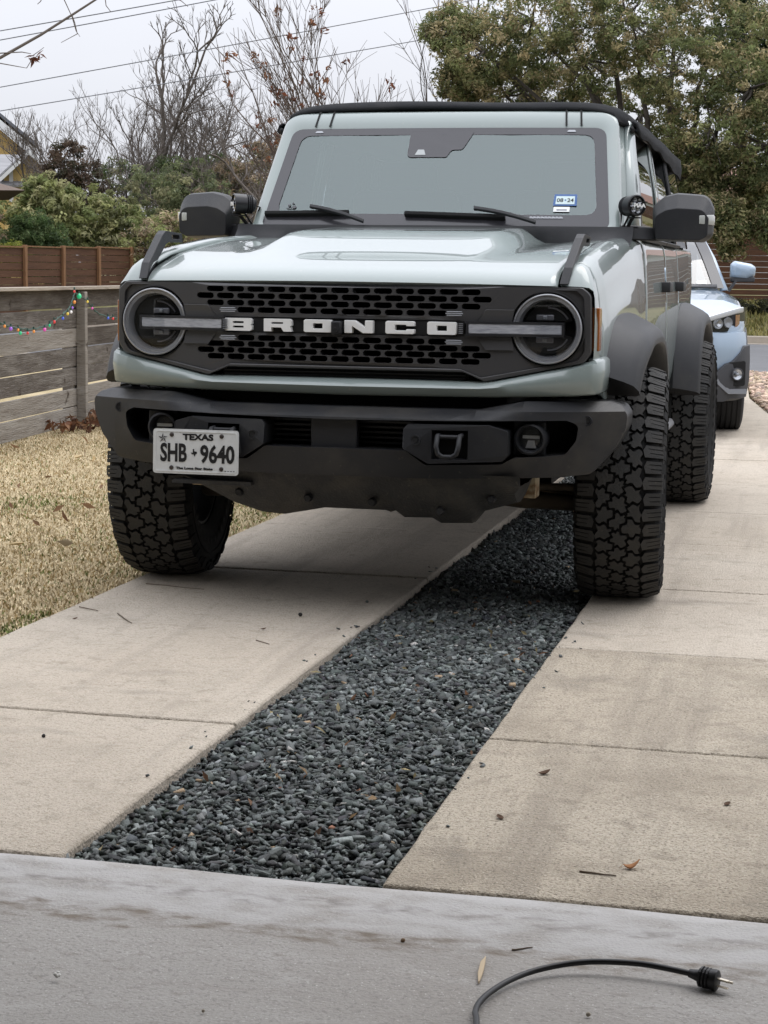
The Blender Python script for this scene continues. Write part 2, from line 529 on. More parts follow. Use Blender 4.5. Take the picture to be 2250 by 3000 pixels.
def add_lip_bands(m):
    """paler lip band and a brown tide line behind it, both with ragged noise edges"""
    nt = m.node_tree; N, L = nt.nodes, nt.links
    b = N['Principled BSDF']; src = b.inputs['Base Color'].links[0].from_socket
    tc = N.new('ShaderNodeTexCoord'); sep = N.new('ShaderNodeSeparateXYZ'); L.new(tc.outputs['Object'], sep.inputs[0])
    def band(y0, y1, soft, scale, amp, color, strength, thr):
        nz = N.new('ShaderNodeTexNoise'); nz.inputs['Scale'].default_value = scale; nz.inputs['Detail'].default_value = 7
        mp = N.new('ShaderNodeMapping'); mp.inputs['Scale'].default_value = (.5, 1, 1)
        L.new(tc.outputs['Object'], mp.inputs[0]); L.new(mp.outputs[0], nz.inputs['Vector'])
        ad = N.new('ShaderNodeMath'); ad.operation = 'MULTIPLY_ADD'; ad.inputs[1].default_value = amp
        L.new(nz.outputs['Fac'], ad.inputs[0]); L.new(sep.outputs['Y'], ad.inputs[2])
        lo = N.new('ShaderNodeMapRange'); lo.interpolation_type = 'SMOOTHSTEP'; lo.inputs['From Min'].default_value = y0 + amp * .5 - soft; lo.inputs['From Max'].default_value = y0 + amp * .5 + soft
        hi = N.new('ShaderNodeMapRange'); hi.interpolation_type = 'SMOOTHSTEP'; hi.inputs['From Min'].default_value = y1 + amp * .5 + soft; hi.inputs['From Max'].default_value = y1 + amp * .5 - soft
        L.new(ad.outputs[0], lo.inputs['Value']); L.new(ad.outputs[0], hi.inputs['Value'])
        n2 = N.new('ShaderNodeTexNoise'); n2.inputs['Scale'].default_value = scale * 2.6; n2.inputs['Detail'].default_value = 8; L.new(mp.outputs[0], n2.inputs['Vector'])
        rg = N.new('ShaderNodeMapRange'); rg.inputs['From Min'].default_value = thr; rg.inputs['From Max'].default_value = thr + .22; rg.inputs['To Max'].default_value = strength; L.new(n2.outputs['Fac'], rg.inputs['Value'])
        m1 = N.new('ShaderNodeMath'); m1.operation = 'MULTIPLY'; L.new(lo.outputs[0], m1.inputs[0]); L.new(hi.outputs[0], m1.inputs[1])
        m2 = N.new('ShaderNodeMath'); m2.operation = 'MULTIPLY'; L.new(m1.outputs[0], m2.inputs[0]); L.new(rg.outputs[0], m2.inputs[1])
        return m2.outputs[0], color
    cur = src
    for fac, color in (band(-3.60, -3.30, .03, 6, .12, (.445, .435, .425), .75, .34), band(-3.66, -3.590, .012, 13, .13, (.16, .130, .100), .9, .44), band(-3.50, -3.45, .012, 16, .12, (.21, .195, .18), .8, .48)):
        mx = N.new('ShaderNodeMix'); mx.data_type = 'RGBA'
        L.new(fac, mx.inputs[0]); L.new(cur, mx.inputs[6]); mx.inputs[7].default_value = (*color, 1); cur = mx.outputs[2]
    L.new(cur, b.inputs['Base Color'])
add_lip_bands(GREYC)
DIRT = mat('dry_soil', (.10, .082, .058), .95, noise=[(3, 5, (.16, .135, .09), .4, .7)])

def slab(parent, x0, x1, y0, y1, m=CONC, z=0.0, th=.09, quad=None):
    q = quad or [(x0, y0), (x1, y0), (x1, y1), (x0, y1)]
    # small random unevenness of the edge, so that joints are not ruler-drawn
    pts = []
    for (a, b), (c, d) in zip(q, q[1:] + q[:1]):
        n = max(3, int(math.hypot(c - a, d - b) / .09))
        for k in range(n):
            t = k / n
            j = .0028 if k else .0
            pts.append((lerp(a, c, t) + rng.uniform(-j, j), lerp(b, d, t) + rng.uniform(-j, j)))
    mb = MB().prism(pts, lambda a, b: (a, b, z - th), lambda a, b: (a, b, z))
    return mb.build('concrete_slab', m, parent, bevel=.007, seg=2, angle=50)

def build_ground():
    # one terrain sheet out to the horizon, rising gently beyond the street
    mb = MB(); rows = []
    for y in (-120, -30, 16.0, 28.2, 30, 33, 38, 45, 60, 120, 400, 900):
        z = interp([(16, -.14), (28.1, -.14), (28.3, .02), (31, .16), (38, .56), (60, .8), (900, 2.0)], y)
        rows.append([(x, y, z) for x in (-900, -120, -60, -30, -10, 0, 10, 30, 60, 120, 900)])
    mb.loft(rows)
    o = mb.build('ground', mat('verge_grass', (.17, .15, .075), .95, spec=.1, noise=[(.6, 6, (.11, .115, .045), .42, .66), (9, 5, (.26, .23, .13), .5, .75), (45, 3, (.09, .08, .04), .5, .7)], bump=[(14, .6, 5)]))
    o['kind'] = 'structure'
    # garage floor
    gf = MB(); rows = []
    for y in (-9.5, -6, -4.6, -4.2, -4.05, -3.95, -3.85, -3.6, -3.40, -3.355, -3.349, -3.349):
        z = interp([(-9.5, .003), (-4.05, .0), (-3.93, -.006), (-3.80, -.001), (-3.40, .004), (-3.355, .001), (-3.349, -.006)], y)
        rows.append([(x, y + .006 * math.sin(x * 7.3) * (y > -3.36), z) for x in [-2.7 + .1 * i for i in range(68)]])
    rows.append([(x, y, -.12) for x, y, z in rows[-1]])
    o = gf.loft(rows).build('garage_floor', GREYC, smooth=50); o['kind'] = 'structure'
    # two concrete wheel strips, slab by slab
    ls = empty('driveway_strip', (-.42, 0, 0), kind='structure')
    ys = [-3.338, -2.222, -1.022, .150, 1.432, 2.62, 3.82, 5.05, 6.25, 7.45, 8.65, 9.85]
    for a, b in zip(ys, ys[1:]):
        k = lambda y: -.12 * max(0, y - 6) 
        slab(ls, 0, 0, 0, 0, CONC, z=rng.uniform(-.002, .002), quad=[(-.945 + k(a), a + .004), (.108 + k(a), a + .004), (.108 + k(b), b - .004), (-.945 + k(b), b - .004)])
    rs = empty('driveway_strip', (1.28, 0, 0), kind='structure')
    ys = [-3.338, -2.190, -1.015, .170, 1.375, 2.52, 3.80, 5.25, 6.6, 8.1, 9.65]
    for a, b in zip(ys, ys[1:]):
        xr = lambda y: interp([(3, 1.80), (6, 1.60), (9.65, 1.10)], y)
        k = lambda y: -.10 * max(0, y - 5)
        slab(rs, 0, 0, 0, 0, CONC2 if a < -2 else CONC, z=rng.uniform(-.002, .002), quad=[(.755 + k(a), a + .004), (xr(a), a + .004), (xr(b), b - .004), (.755 + k(b), b - .004)])
    ap = empty('driveway_apron', (-.5, 13, 0), kind='structure')
    for a, b, xa, xb in ((9.66, 11.5, 1.10, .89), (11.51, 13.4, .89, .80), (13.41, 16.40, .80, .66)):
        slab(ap, 0, 0, 0, 0, CONC, quad=[(-1.6, a), (xa, a), (xb, b), (-1.9, b)])
        slab(ap, 0, 0, 0, 0, CONC, quad=[(-3.2, a), (-1.608, a), (-1.908, b), (-3.6, b)])
    # soil beds under gravel, lawn and pebbles
    MB().box2((.06, -3.36, -.12), (.80, 10, -.035)).build('gravel_bed', mat('gravel_soil', (.03, .031, .033), .9))['kind'] = 'structure'
    MB().box2((1.0, -3.3, -.12), (14, 16.2, -.02)).build('side_bed', DIRT)['kind'] = 'structure'
    MB().box2((-40, -3.6, -.12), (-.93, 16.2, -.012)).build('lawn', mat('dormant_lawn', (.46, .38, .24), .95, spec=.1, noise=[(1.1, 6, (.29, .235, .125), .45, .7), (7, 5, (.48, .39, .24), .5, .75), (2.1, 5, (.18, .19, .07), .62, .78)], bump=[(60, .5, 4)]))['kind'] = 'structure'
    # street with kerbs
    MB().box2((-300, 16.72, -.16), (300, 27.5, -.03)).build('street', mat('asphalt', (.115, .117, .122), .9, noise=[(.8, 6, (.15, .152, .158), .4, .7), (120, 3, (.19, .19, .195), .55, .75), (5, 6, (.075, .076, .08), .6, .8, (.3, 2, 1))], bump=[(120, .3, 3)]))['kind'] = 'structure'
    KERB = mat('kerb_concrete', (.36, .315, .26), .9, noise=[(2, 6, (.25, .215, .175), .45, .75), (60, 3, (.42, .38, .32), .55, .75)])
    ke = empty('kerb', (0, 16.56, 0), kind='structure')
    for x0 in range(-30, 20, 3):
        MB().box2((x0 + .006, 16.42, -.14), (x0 + 2.994, 16.56, .025 if -3.6 > x0 + 3 or x0 > .5 else -.005)).build('kerb_stone', KERB, ke, bevel=.02)
        MB().box2((x0 + .006, 16.562, -.14), (x0 + 2.994, 16.90, -.022)).build('gutter_slab', KERB, ke)
    kf = empty('kerb', (0, 27.6, 0), kind='structure')
    for x0 in range(-30, 20, 3):
        MB().box2((x0 + .006, 27.3, -.14), (x0 + 2.994, 27.60, -.022)).build('gutter_slab', KERB, kf)
        MB().box2((x0 + .006, 27.602, -.14), (x0 + 2.994, 27.78, .11)).build('kerb_stone', KERB, kf, bevel=.02)
    # ---- crushed dark gravel between the strips
    g = np.random.default_rng(11)
    def pts(n, x0, x1, y0, y1): return np.stack([g.uniform(x0, x1, n), g.uniform(y0, y1, n), np.zeros(n)], 1)
    near = pts(36000, .085, .775, -3.37, -.6)
    mid = pts(18000, .085, .775, -.6, 1.6)
    far = pts(9000, .085, .775, 1.6, 5.0)
    pos = np.concatenate([near, mid, far]); n = len(pos)
    pos[:, 2] = g.uniform(-.040, -.010, n) + .006 * np.sin(pos[:, 0] * 9) * np.sin(pos[:, 1] * 5)
    edge = np.minimum(pos[:, 0] - .108, .755 - pos[:, 0])
    pos = pos[edge > -.006]; n = len(pos); edge = np.minimum(pos[:, 0] - .108, .755 - pos[:, 0])
    pos[:, 2] -= .012 * (edge < .04)
    sp = pts(40, .02, .19, -3.3, .4); sp[:, 0] = np.where(g.random(40) < .5, .104 - np.abs(g.normal(0, .035, 40)), .760 + np.abs(g.normal(0, .035, 40))); sp[:, 2] = .003
    pos = np.concatenate([pos, sp]); n = len(pos)
    size = np.clip(g.lognormal(math.log(.0080), .32, n), .004, .018)
    base = np.array([.094, .103, .099]); tone = np.clip(g.lognormal(0, .52, n), .35, 2.8)[:, None]
    cols = base * tone + g.normal(0, .003, (n, 3))
    w = g.random(n)
    cols[w < .006] = (.45, .43, .40); cols[(w > .010) & (w < .0145)] = (.34, .25, .16); cols[(w > .019) & (w < .0205)] = (.28, .13, .08)
    ST = mat('gravel_stone', (.07, .075, .078), .72, spec=.35, attr='tone', bump=[(160, .25, 3)])
    size[-40:] *= .6
    o = stones('gravel', pos, size, np.clip(cols, .008, .8), ST, 5, flat=.50, tilt=.40, elong=1.8, chips=True)
    tag(o, 'crushed dark grey gravel between the two concrete strips', 'gravel', kind='stuff')
    # ---- river pebbles beside the apron
    p = pts(16000, .60, 3.2, 9.2, 16.35)
    bx = np.interp(p[:, 1], [9.2, 9.65, 11.5, 13.4, 16.4], [1.16, 1.11, .90, .81, .67]); p = p[p[:, 0] > bx + .02]; n = len(p)
    p[:, 2] = g.uniform(-.02, .02, n)
    sz = np.clip(g.lognormal(math.log(.024), .35, n), .012, .06)
    pc = np.array([.40, .30, .22]) * np.clip(g.lognormal(0, .35, n), .45, 1.9)[:, None] * np.array([1, 1, 1]) + g.normal(0, .012, (n, 3))
    o = stones('pebbles', p, sz, np.clip(pc, .05, .8), mat('river_pebble', (.4, .33, .26), .8, attr='tone'), 9, flat=.6, tilt=.3, elong=1.4)
    tag(o, 'tan and white river pebbles beside the driveway apron', 'pebbles', kind='stuff')
    # ---- dormant grass blades on the lawn
    def grass(name, px, py, h, cols, seed, width=.0031, z=-.012, lay=1.05):
        gg = np.random.default_rng(seed); n = len(px)
        a = gg.uniform(0, 2 * np.pi, n)
        lean = gg.uniform(.2, 1.3, n) * lay
        w = width * gg.uniform(.6, 1.3, n)
        dx, dy = np.cos(a), np.sin(a)
        b = np.stack([px, py, np.full(n, z) if np.isscalar(z) else z], 1)
        side = np.stack([-dy * w, dx * w, np.zeros(n)], 1)
        tip = b + np.stack([dx * h * np.sin(lean), dy * h * np.sin(lean), h * np.cos(lean)], 1)
        mid_ = b * .5 + tip * .5 + np.array([0, 0, 1]) * (h * .12)[:, None]
        v = np.stack([b - side, b + side, mid_ + side * .8, mid_ - side * .8, tip], 1).reshape(-1, 3)
        i = (np.arange(n) * 5)[:, None]
        f = np.concatenate([i + np.array([[0, 1, 2]]), i + np.array([[0, 2, 3]]), i + np.array([[3, 2, 4]])], 0)
        return nmesh(name, v, f, mat('grass_blade', (.3, .24, .13), .85, spec=.15, attr='tone'), np.repeat(cols, 5, 0))
    n = 240000
    u = g.random(n); yy = -2.2 + 12.2 * u ** 1.5; xx = -.93 - 3.3 * g.random(n) * (.35 + .65 * np.clip((yy + 2.2) / 5, 0, 1))
    ex = g.random(n) < .11; yy[ex] = g.uniform(-3.4, -1.2, ex.sum()); xx[ex] = -.93 - 2.2 * g.random(ex.sum())
    straw = np.array([.66, .55, .36]); brown = np.array([.40, .315, .195]); green = np.array([.13, .155, .05])
    t = g.random(n)[:, None]; cols = straw * t + brown * (1 - t)
    patch = .5 + .5 * np.sin(xx * 2.1 + 1.3 * np.sin(yy * 1.7)) * np.sin(yy * 1.9 + .5 + xx)
    gr = (g.random(n) < np.clip((patch - .70) * 1.4, 0, .4) + .06 + .35 * np.exp(-((xx + 1.15) / .3) ** 2 - ((yy - 1.6) / 1.1) ** 2) + .55 * np.exp(-((xx + .98) / .05) ** 2) * (yy < -.9))
    cols[gr] = green * g.uniform(.7, 1.5, (gr.sum(), 1))
    h = g.uniform(.008, .021, n) * (1 + .3 * patch)
    edge = np.clip((-.955 - xx) / .03, 0, 1); keep = (edge > 0) | (g.random(n) < .5)
    o = grass('grass', xx[keep], yy[keep], h[keep], np.clip(cols[keep] * g.uniform(.75, 1.25, (keep.sum(), 1)), .01, 1), 3)
    tag(o, 'dry straw-coloured lawn grass beside the driveway', 'grass', kind='stuff')
    # taller tufts on the verge across the street
    n = 16000
    xx = g.uniform(-9, 3.5, n); yy = g.uniform(28.0, 38.8, n)
    zz = np.interp(yy, [28.1, 28.3, 31, 38], [.0, .02, .16, .56])
    t = g.random(n)[:, None]; cols = np.array([.30, .25, .10]) * t + np.array([.12, .13, .04]) * (1 - t)
    o = grass('verge_tufts', xx, yy, g.uniform(.06, .16, n), cols, 8, .014, zz, .6)
    tag(o, 'tufted dry grass on the verge across the street', 'grass', kind='stuff')
build_ground()
# ------------------------------------------------------------------ the garage the picture is taken from: walls, ceiling, facade and eave
def build_garage():
    g = empty('garage', (.45, -6.5, 0), label='garage with open door and grey siding behind the camera', cat='garage')
    PLASTER = mat('garage_plaster', (.55, .54, .52), .9, noise=[(2, 4, (.48, .47, .45), .4, .7)])
    SIDING = mat('grey_siding', (.20, .205, .195), .75, noise=[(3, 4, (.16, .165, .155), .4, .7)])
    TRIM = mat('white_trim', (.62, .62, .60), .6)
    yf = -3.98
    MB().box2((-2.8, -9.6, -.1), (-2.65, yf, 2.75)).build('side_wall', PLASTER, g)
    MB().box2((3.9, -9.6, -.1), (4.05, yf, 2.75)).build('side_wall', PLASTER, g)
    MB().box2((-2.649, -9.6, -.1), (3.899, -9.45, 2.75)).build('back_wall', PLASTER, g)
    MB().box2((-2.8, -9.6, 2.752), (4.05, yf, 2.85)).build('ceiling', PLASTER, g)
    # facade with the door opening
    for a, b in (((-4.5, yf + .002, -.1), (-1.75, yf + .15, 3.0)), ((3.05, yf + .002, -.1), (5.5, yf + .15, 3.0)), ((-1.748, yf + .002, 2.16), (3.048, yf + .15, 3.0))):
        MB().box2(a, b).build('facade', SIDING, g)
    for a, b in (((-1.86, yf + .151, 0), (-1.75, yf + .175, 2.27)), ((3.05, yf + .151, 0), (3.16, yf + .175, 2.27)), ((-1.749, yf + .151, 2.16), (3.049, yf + .175, 2.27))):
        MB().box2(a, b).build('door_trim', TRIM, g)
    MB().box2((-4.8, yf + .153, 2.86), (5.8, yf + .55, 2.90)).build('soffit', TRIM, g)
    MB().box2((-4.8, yf + .552, 2.84), (5.8, yf + .58, 3.02)).build('fascia', TRIM, g)
    MB().loft([[(-4.85, yf + .60, 3.03), (5.85, yf + .60, 3.03)], [(-4.85, -6.8, 4.5), (5.85, -6.8, 4.5)], [(-4.85, -11, 3.0), (5.85, -11, 3.0)]]).build('roof', mat('shingle', (.09, .085, .08), .9), g, solid=.05)
build_garage()
# ------------------------------------------------------------------ fences
WOODG = mat('weathered_grey_wood', (.118, .102, .088), .9, spec=.2, noise=[(2.5, 6, (.235, .215, .19), .42, .7, (1, 1, 5)), (9, 7, (.085, .070, .056), .50, .72, (1.2, .35, 7)), (30, 4, (.29, .27, .245), .58, .8, (1, .3, 4)), (3.5, 3, (.06, .046, .036), .66, .72, (1, 1.4, 1.4))], bump=[(30, .5, 5, (1, .25, 5))])
WOODG2 = mat('weathered_grey_wood_pale', (.25, .225, .195), .9, spec=.2, noise=[(2.5, 6, (.32, .295, .26), .42, .7, (1, 1, 5)), (9, 7, (.14, .115, .09), .52, .74, (1.2, .35, 7)), (3.1, 3, (.07, .055, .042), .66, .72, (1, 1.5, 1.5))], bump=[(30, .5, 5, (1, .25, 5))])
WOODCAP = mat('weathered_cap_wood', (.36, .31, .25), .9, noise=[(6, 6, (.24, .20, .16), .45, .7, (1, .4, 3))], bump=[(30, .4, 4, (1, .3, 3))])
BROWNW = mat('stained_brown_wood', (.105, .046, .022), .8, noise=[(1.5, 6, (.065, .028, .014), .40, .68, (1, .4, 5)), (8, 6, (.155, .078, .040), .55, .78, (.5, .5, 6))], bump=[(20, .4, 4, (.4, .4, 6))])
BROWNP = mat('light_brown_post', (.24, .125, .060), .8, noise=[(4, 5, (.16, .08, .038), .45, .7, (3, 3, .5))])

WOODG3 = mat('weathered_dark_wood', (.082, .068, .056), .9, spec=.2, noise=[(2.5, 6, (.15, .132, .112), .42, .7, (1, 1, 5)), (9, 7, (.05, .040, .032), .50, .72, (1.2, .35, 7)), (30, 4, (.21, .195, .175), .60, .8, (1, .3, 4)), (3.3, 3, (.04, .03, .024), .66, .72, (1, 1.4, 1.4))], bump=[(30, .5, 5, (1, .25, 5))])
def build_grey_fence():
    f = empty('plank_fence', (-3.8, 6.1, 0), label='low weathered grey fence of horizontal planks at the edge of the lawn', cat='fence')
    a, b = Vector((-3.52, 3.03, 0)), Vector((-4.75, 15.8, 0))
    d = (b - a).normalized(); nrm = Vector((d.y, -d.x, 0))     # towards the lawn
    if nrm.x < 0: nrm = -nrm
    L = (b - a).length
    posts = [0.70, 3.118, 5.5, 7.9, 10.3, 12.7]
    R = Matrix((d.to_tuple(), nrm.to_tuple(), (0, 0, 1))).transposed()
    r = random.Random(3)
    for i, p in enumerate(posts):
        c = a + d * p
        MB().box((c + nrm * .045) + Vector((0, 0, .485)), (.060, .070, 1.0), R).build('post', WOODG2, f, bevel=.005)
        MB().box((c - nrm * .050) + Vector((0, 0, .47)), (.09, .09, .96), R).build('post', WOODG, f, bevel=.005)
    for i, (p0, p1) in enumerate(zip(posts, posts[1:])):
        for k in range(7):
            z0 = .012 + k * .1425
            jz = r.uniform(-.004, .004)
            hgt = .131 + r.uniform(-.005, .006)
            c = a + d * (p0 + p1) / 2 + Vector((0, 0, z0 + hgt / 2 + jz)) 
            rot = R @ Matrix.Rotation(r.uniform(-.0022, .0022), 3, 'Y')
            m = WOODG2 if (k in (0, 1) and r.random() < .8) or r.random() < .15 else (WOODG3 if r.random() < .5 else WOODG)
            MB().box(c + nrm * r.uniform(-.003, .003), (p1 - p0 - .008, .022, hgt), rot).build('plank', m, f, bevel=.003)
        c = a + d * (p0 + p1) / 2 + Vector((0, 0, 1.012))
        MB().box(c + nrm * .012, (p1 - p0 - .004, .115, .024), R).build('cap_rail', WOODCAP, f, bevel=.003)
    return a, d, nrm
GF = build_grey_fence()

def build_brown_fences():
    f = empty('board_fence', (-15.8, 34, 0), label='tall brown fence with pale upright posts, below the shrubs and beyond the grey fence', cat='fence')
    a, b = Vector((-16.15, 28.3, 0)), Vector((-14.55, 46.0, 0))
    d = (b - a).normalized(); nrm = Vector((d.y, -d.x, 0))
    R = Matrix((d.to_tuple(), nrm.to_tuple(), (0, 0, 1))).transposed()
    n = 10; L = (b - a).length / n
    r = random.Random(5)
    for i in range(n + 1):
        c = a + d * (L * i)
        z = interp([(28, .1), (38, .2), (46, .3)], c.y)
        MB().box(c + nrm * .05 + Vector((0, 0, .72 + z)), (.10, .07, 1.64), R).build('post', BROWNP, f, bevel=.006)
    for i in range(n):
        c0 = a + d * (L * (i + .5)); z = interp([(28, -.06), (38, .06), (46, .18)], c0.y)
        for k in range(10):
            MB().box(c0 + Vector((0, 0, z + .085 + k * .163)), (L - .012, .022, .152 + r.uniform(-.004, .006)), R).build('board', BROWNW, f)
        MB().box(c0 + Vector((0, 0, z + 1.655)), (L, .08, .03), R).build('cap_rail', BROWNP, f)
    f = empty('board_fence', (-.6, 39.7, .6), label='dark brown horizontal board fence across the street behind the blue car', cat='fence')
    a, b = Vector((-9.0, 37.70, 0)), Vector((6.0, 41.25, 0))
    d = (b - a).normalized(); nrm = Vector((d.y, -d.x, 0))
    R = Matrix((d.to_tuple(), nrm.to_tuple(), (0, 0, 1))).transposed()
    n = 6; L = (b - a).length / n
    for i in range(n + 1):
        MB().box(a + d * (L * i) - nrm * .06 + Vector((0, 0, 1.45)), (.10, .08, 1.9), R).build('post', BROWNW, f)
    for i in range(n):
        c0 = a + d * (L * (i + .5))
        for k in range(13):
            MB().box(c0 + Vector((0, 0, .60 + .07 + k * .1385)), (L - .012, .022, .126 + r.uniform(-.006, .008)), R).build('board', BROWNW, f)
build_brown_fences()

# ------------------------------------------------------------------ houses
def build_houses():
    h = empty('yellow_house', (-27, 52, .6), label='yellow house with white gable trim and grey shingle roof beyond the shrubs', cat='house')
    YEL = mat('yellow_stucco', (.68, .50, .21), .9, noise=[(3, 4, (.62, .45, .18), .4, .7)])
    WHT = mat('house_white_trim', (.72, .73, .73), .7); SH = mat('pale_shingle', (.33, .33, .34), .9, noise=[(2, 5, (.25, .25, .26), .4, .7, (.4, .4, 8))], bump=[(6, .4, 2, (.5, .5, 9))])
    DKS = mat('dark_shingle', (.13, .14, .16), .9)
    tip = Vector((-23.62, 50.2, 0))
    HM = Matrix.Translation(tip) @ Matrix.Rotation(math.radians(25), 4, 'Z')     # local: x right, y away, origin below the eave tip
    tz, run, rise = 5.13, 5.5, 4.45
    MB().box2((-2 * run + .6, .62, .4), (-.60, 9, 5.0)).xf(HM).build('wall', YEL, h)
    MB().prism([(-2 * run + .6, 5.0), (-.60, 5.0), (-.60, 5.22), (-run, tz + rise - .35), (-2 * run + .6, 5.22)], lambda a, b: (a, .63, b), lambda a, b: (a, 8.9, b)).xf(HM).build('gable_wall', YEL, h)
    for s in (1, -1):
        MB().loft([[(-run + s * run, y, tz), (-run, y, tz + rise)] for y in (-.05, 9.3)]).xf(HM).build('roof', DKS, h, solid=.09)
        MB().prism([(0, -.09), (run - .02, -rise - .09), (run - .18, -rise - .30), (0, -.36)], lambda a, b: (-run + s * a, -.08, tz + rise + b), lambda a, b: (-run + s * a, -.03, tz + rise + b)).xf(HM).build('bargeboard', WHT, h)
        MB().loft([[(-run, -.02, tz + rise - .30), (-run + s * (run - .2), -.02, tz - .26)], [(-run, .64, tz + rise - .30), (-run + s * (run - .2), .64, tz - .26)]]).xf(HM).build('soffit', mat('grey_soffit', (.34, .34, .34), .8), h)
    MB().box2((-.62, .60, tz - .30), (-.18, 9, tz - .10)).xf(HM).build('eave', mat('eave_brown', (.16, .10, .07), .8), h)
    # lower wing with its own small gable
    ax, az, y = -.27, 4.80, -2.6
    MB().loft([[(-6, y - .9, 3.70), (-6, y + 1.6, 4.78)], [(ax - .15, y - .9, 3.70), (ax - .15, y + 1.6, 4.78)]]).xf(HM).build('wing_roof', SH, h, solid=.06)
    for s in (1, -1):
        MB().loft([[(ax, y - 1.0, az), (ax + s * .95, y - 1.0, az - .90)], [(ax, y + 2, az), (ax + s * .95, y + 2, az - .90)]]).xf(HM).build('wing_roof', SH, h, solid=.05)
        MB().prism([(0, -.02), (.97, -.94), (.88, -1.0), (0, -.17)], lambda a, b: (ax + s * a, y - 1.06, az + b), lambda a, b: (ax + s * a, y - 1.01, az + b)).xf(HM).build('bargeboard', WHT, h)
    MB().prism([(ax - .78, .5), (ax + .78, .5), (ax + .78, az - .85), (ax, az - .12), (ax - .78, az - .85)], lambda a, b: (a, y - .55, b), lambda a, b: (a, y + 2, b)).xf(HM).build('wing_wall', YEL, h)
    MB().box2((-6, y - .3, .5), (ax - .80, y + 1.5, 3.75)).xf(HM).build('wing_wall', YEL, h)
    MB().box2((ax - .62, y - .62, 3.2), (ax - .50, y - .56, 4.25)).xf(HM).build('corner_trim', WHT, h)
    s = empty('garden_shed', (-18.6, 33.9, .1), label='brown shed eave poking out above the shrubs, below the yellow house', cat='shed')
    SB = mat('shed_brown', (.12, .085, .065), .85)
    MB().prism([(-20.0, 3.62), (-17.28, 2.93), (-17.70, 2.70), (-20.0, 2.62)], lambda a, b: (a, 32.9, b), lambda a, b: (a, 35.2, b + .1)).build('roof', SB, s)
    MB().box2((-19.9, 33.2, .0), (-18.3, 35.0, 2.7)).build('wall', mat('shed_wall', (.20, .15, .11), .9), s)
    w = empty('white_house', (0, 66, .7), label='pale house glimpsed through the oak leaves above the dark brown fence', cat='house')
    PW = mat('pale_siding', (.55, .55, .54), .8)
    MB().box2((-5, 64, .6), (7, 70, 3.7)).build('wall', PW, w)
    MB().loft([[(-5.6, 63.4, 3.7), (7.6, 63.4, 3.7)], [(-5.6, 67, 5.4), (7.6, 67, 5.4)], [(-5.6, 70.6, 3.7), (7.6, 70.6, 3.7)]]).build('roof', mat('red_brown_roof', (.22, .13, .10), .9), w, solid=.1)
    for x in (-3.6, -1.4, .9, 3.2):
        wd = MB().box2((x, 63.93, 2.0), (x + .9, 63.99, 3.2)).build('window', mat('dark_pane', (.03, .035, .04), .1), w)
        MB().ring([(x - .08, 1.92), (x + .98, 1.92), (x + .98, 3.28), (x - .08, 3.28)], [(x, 2.0), (x + .9, 2.0), (x + .9, 3.2), (x, 3.2)], lambda a, b: (a, 63.90, b), lambda a, b: (a, 63.985, b)).build('frame', WHT, wd)
build_houses()

# ------------------------------------------------------------------ trees and shrubs
def seg_mesh(name, segs, mat_, parent, k=5):
    """segs: list of (p0, p1, r0, r1)"""
    A = np.array([s[0] for s in segs], float); B = np.array([s[1] for s in segs], float)
    r0 = np.array([s[2] for s in segs]); r1 = np.array([s[3] for s in segs])
    D = B - A; L = np.linalg.norm(D, axis=1, keepdims=True) + 1e-9; D = D / L
    ref = np.where(np.abs(D[:, 2:3]) < .9, np.array([[0, 0, 1.]]), np.array([[1., 0, 0]]))
    U = np.cross(D, ref); U /= np.linalg.norm(U, axis=1, keepdims=True); V = np.cross(D, U)
    n = len(segs); rings = []
    for (P, r, o) in ((A, r0, -.15), (B, r1, .15)):
        for j in range(k):
            a = 2 * np.pi * j / k
            rings.append(P + D * (o * r[:, None]) + (U * np.cos(a) + V * np.sin(a)) * r[:, None])
    v = np.stack(rings, 1).reshape(-1, 3)
    i = (np.arange(n) * 2 * k)[:, None]
    f = np.concatenate([i + np.array([[j, (j + 1) % k, k + (j + 1) % k, k + j]]) for j in range(k)], 0)
    return nmesh(name, v, f, mat_, smooth=True, parent=parent)

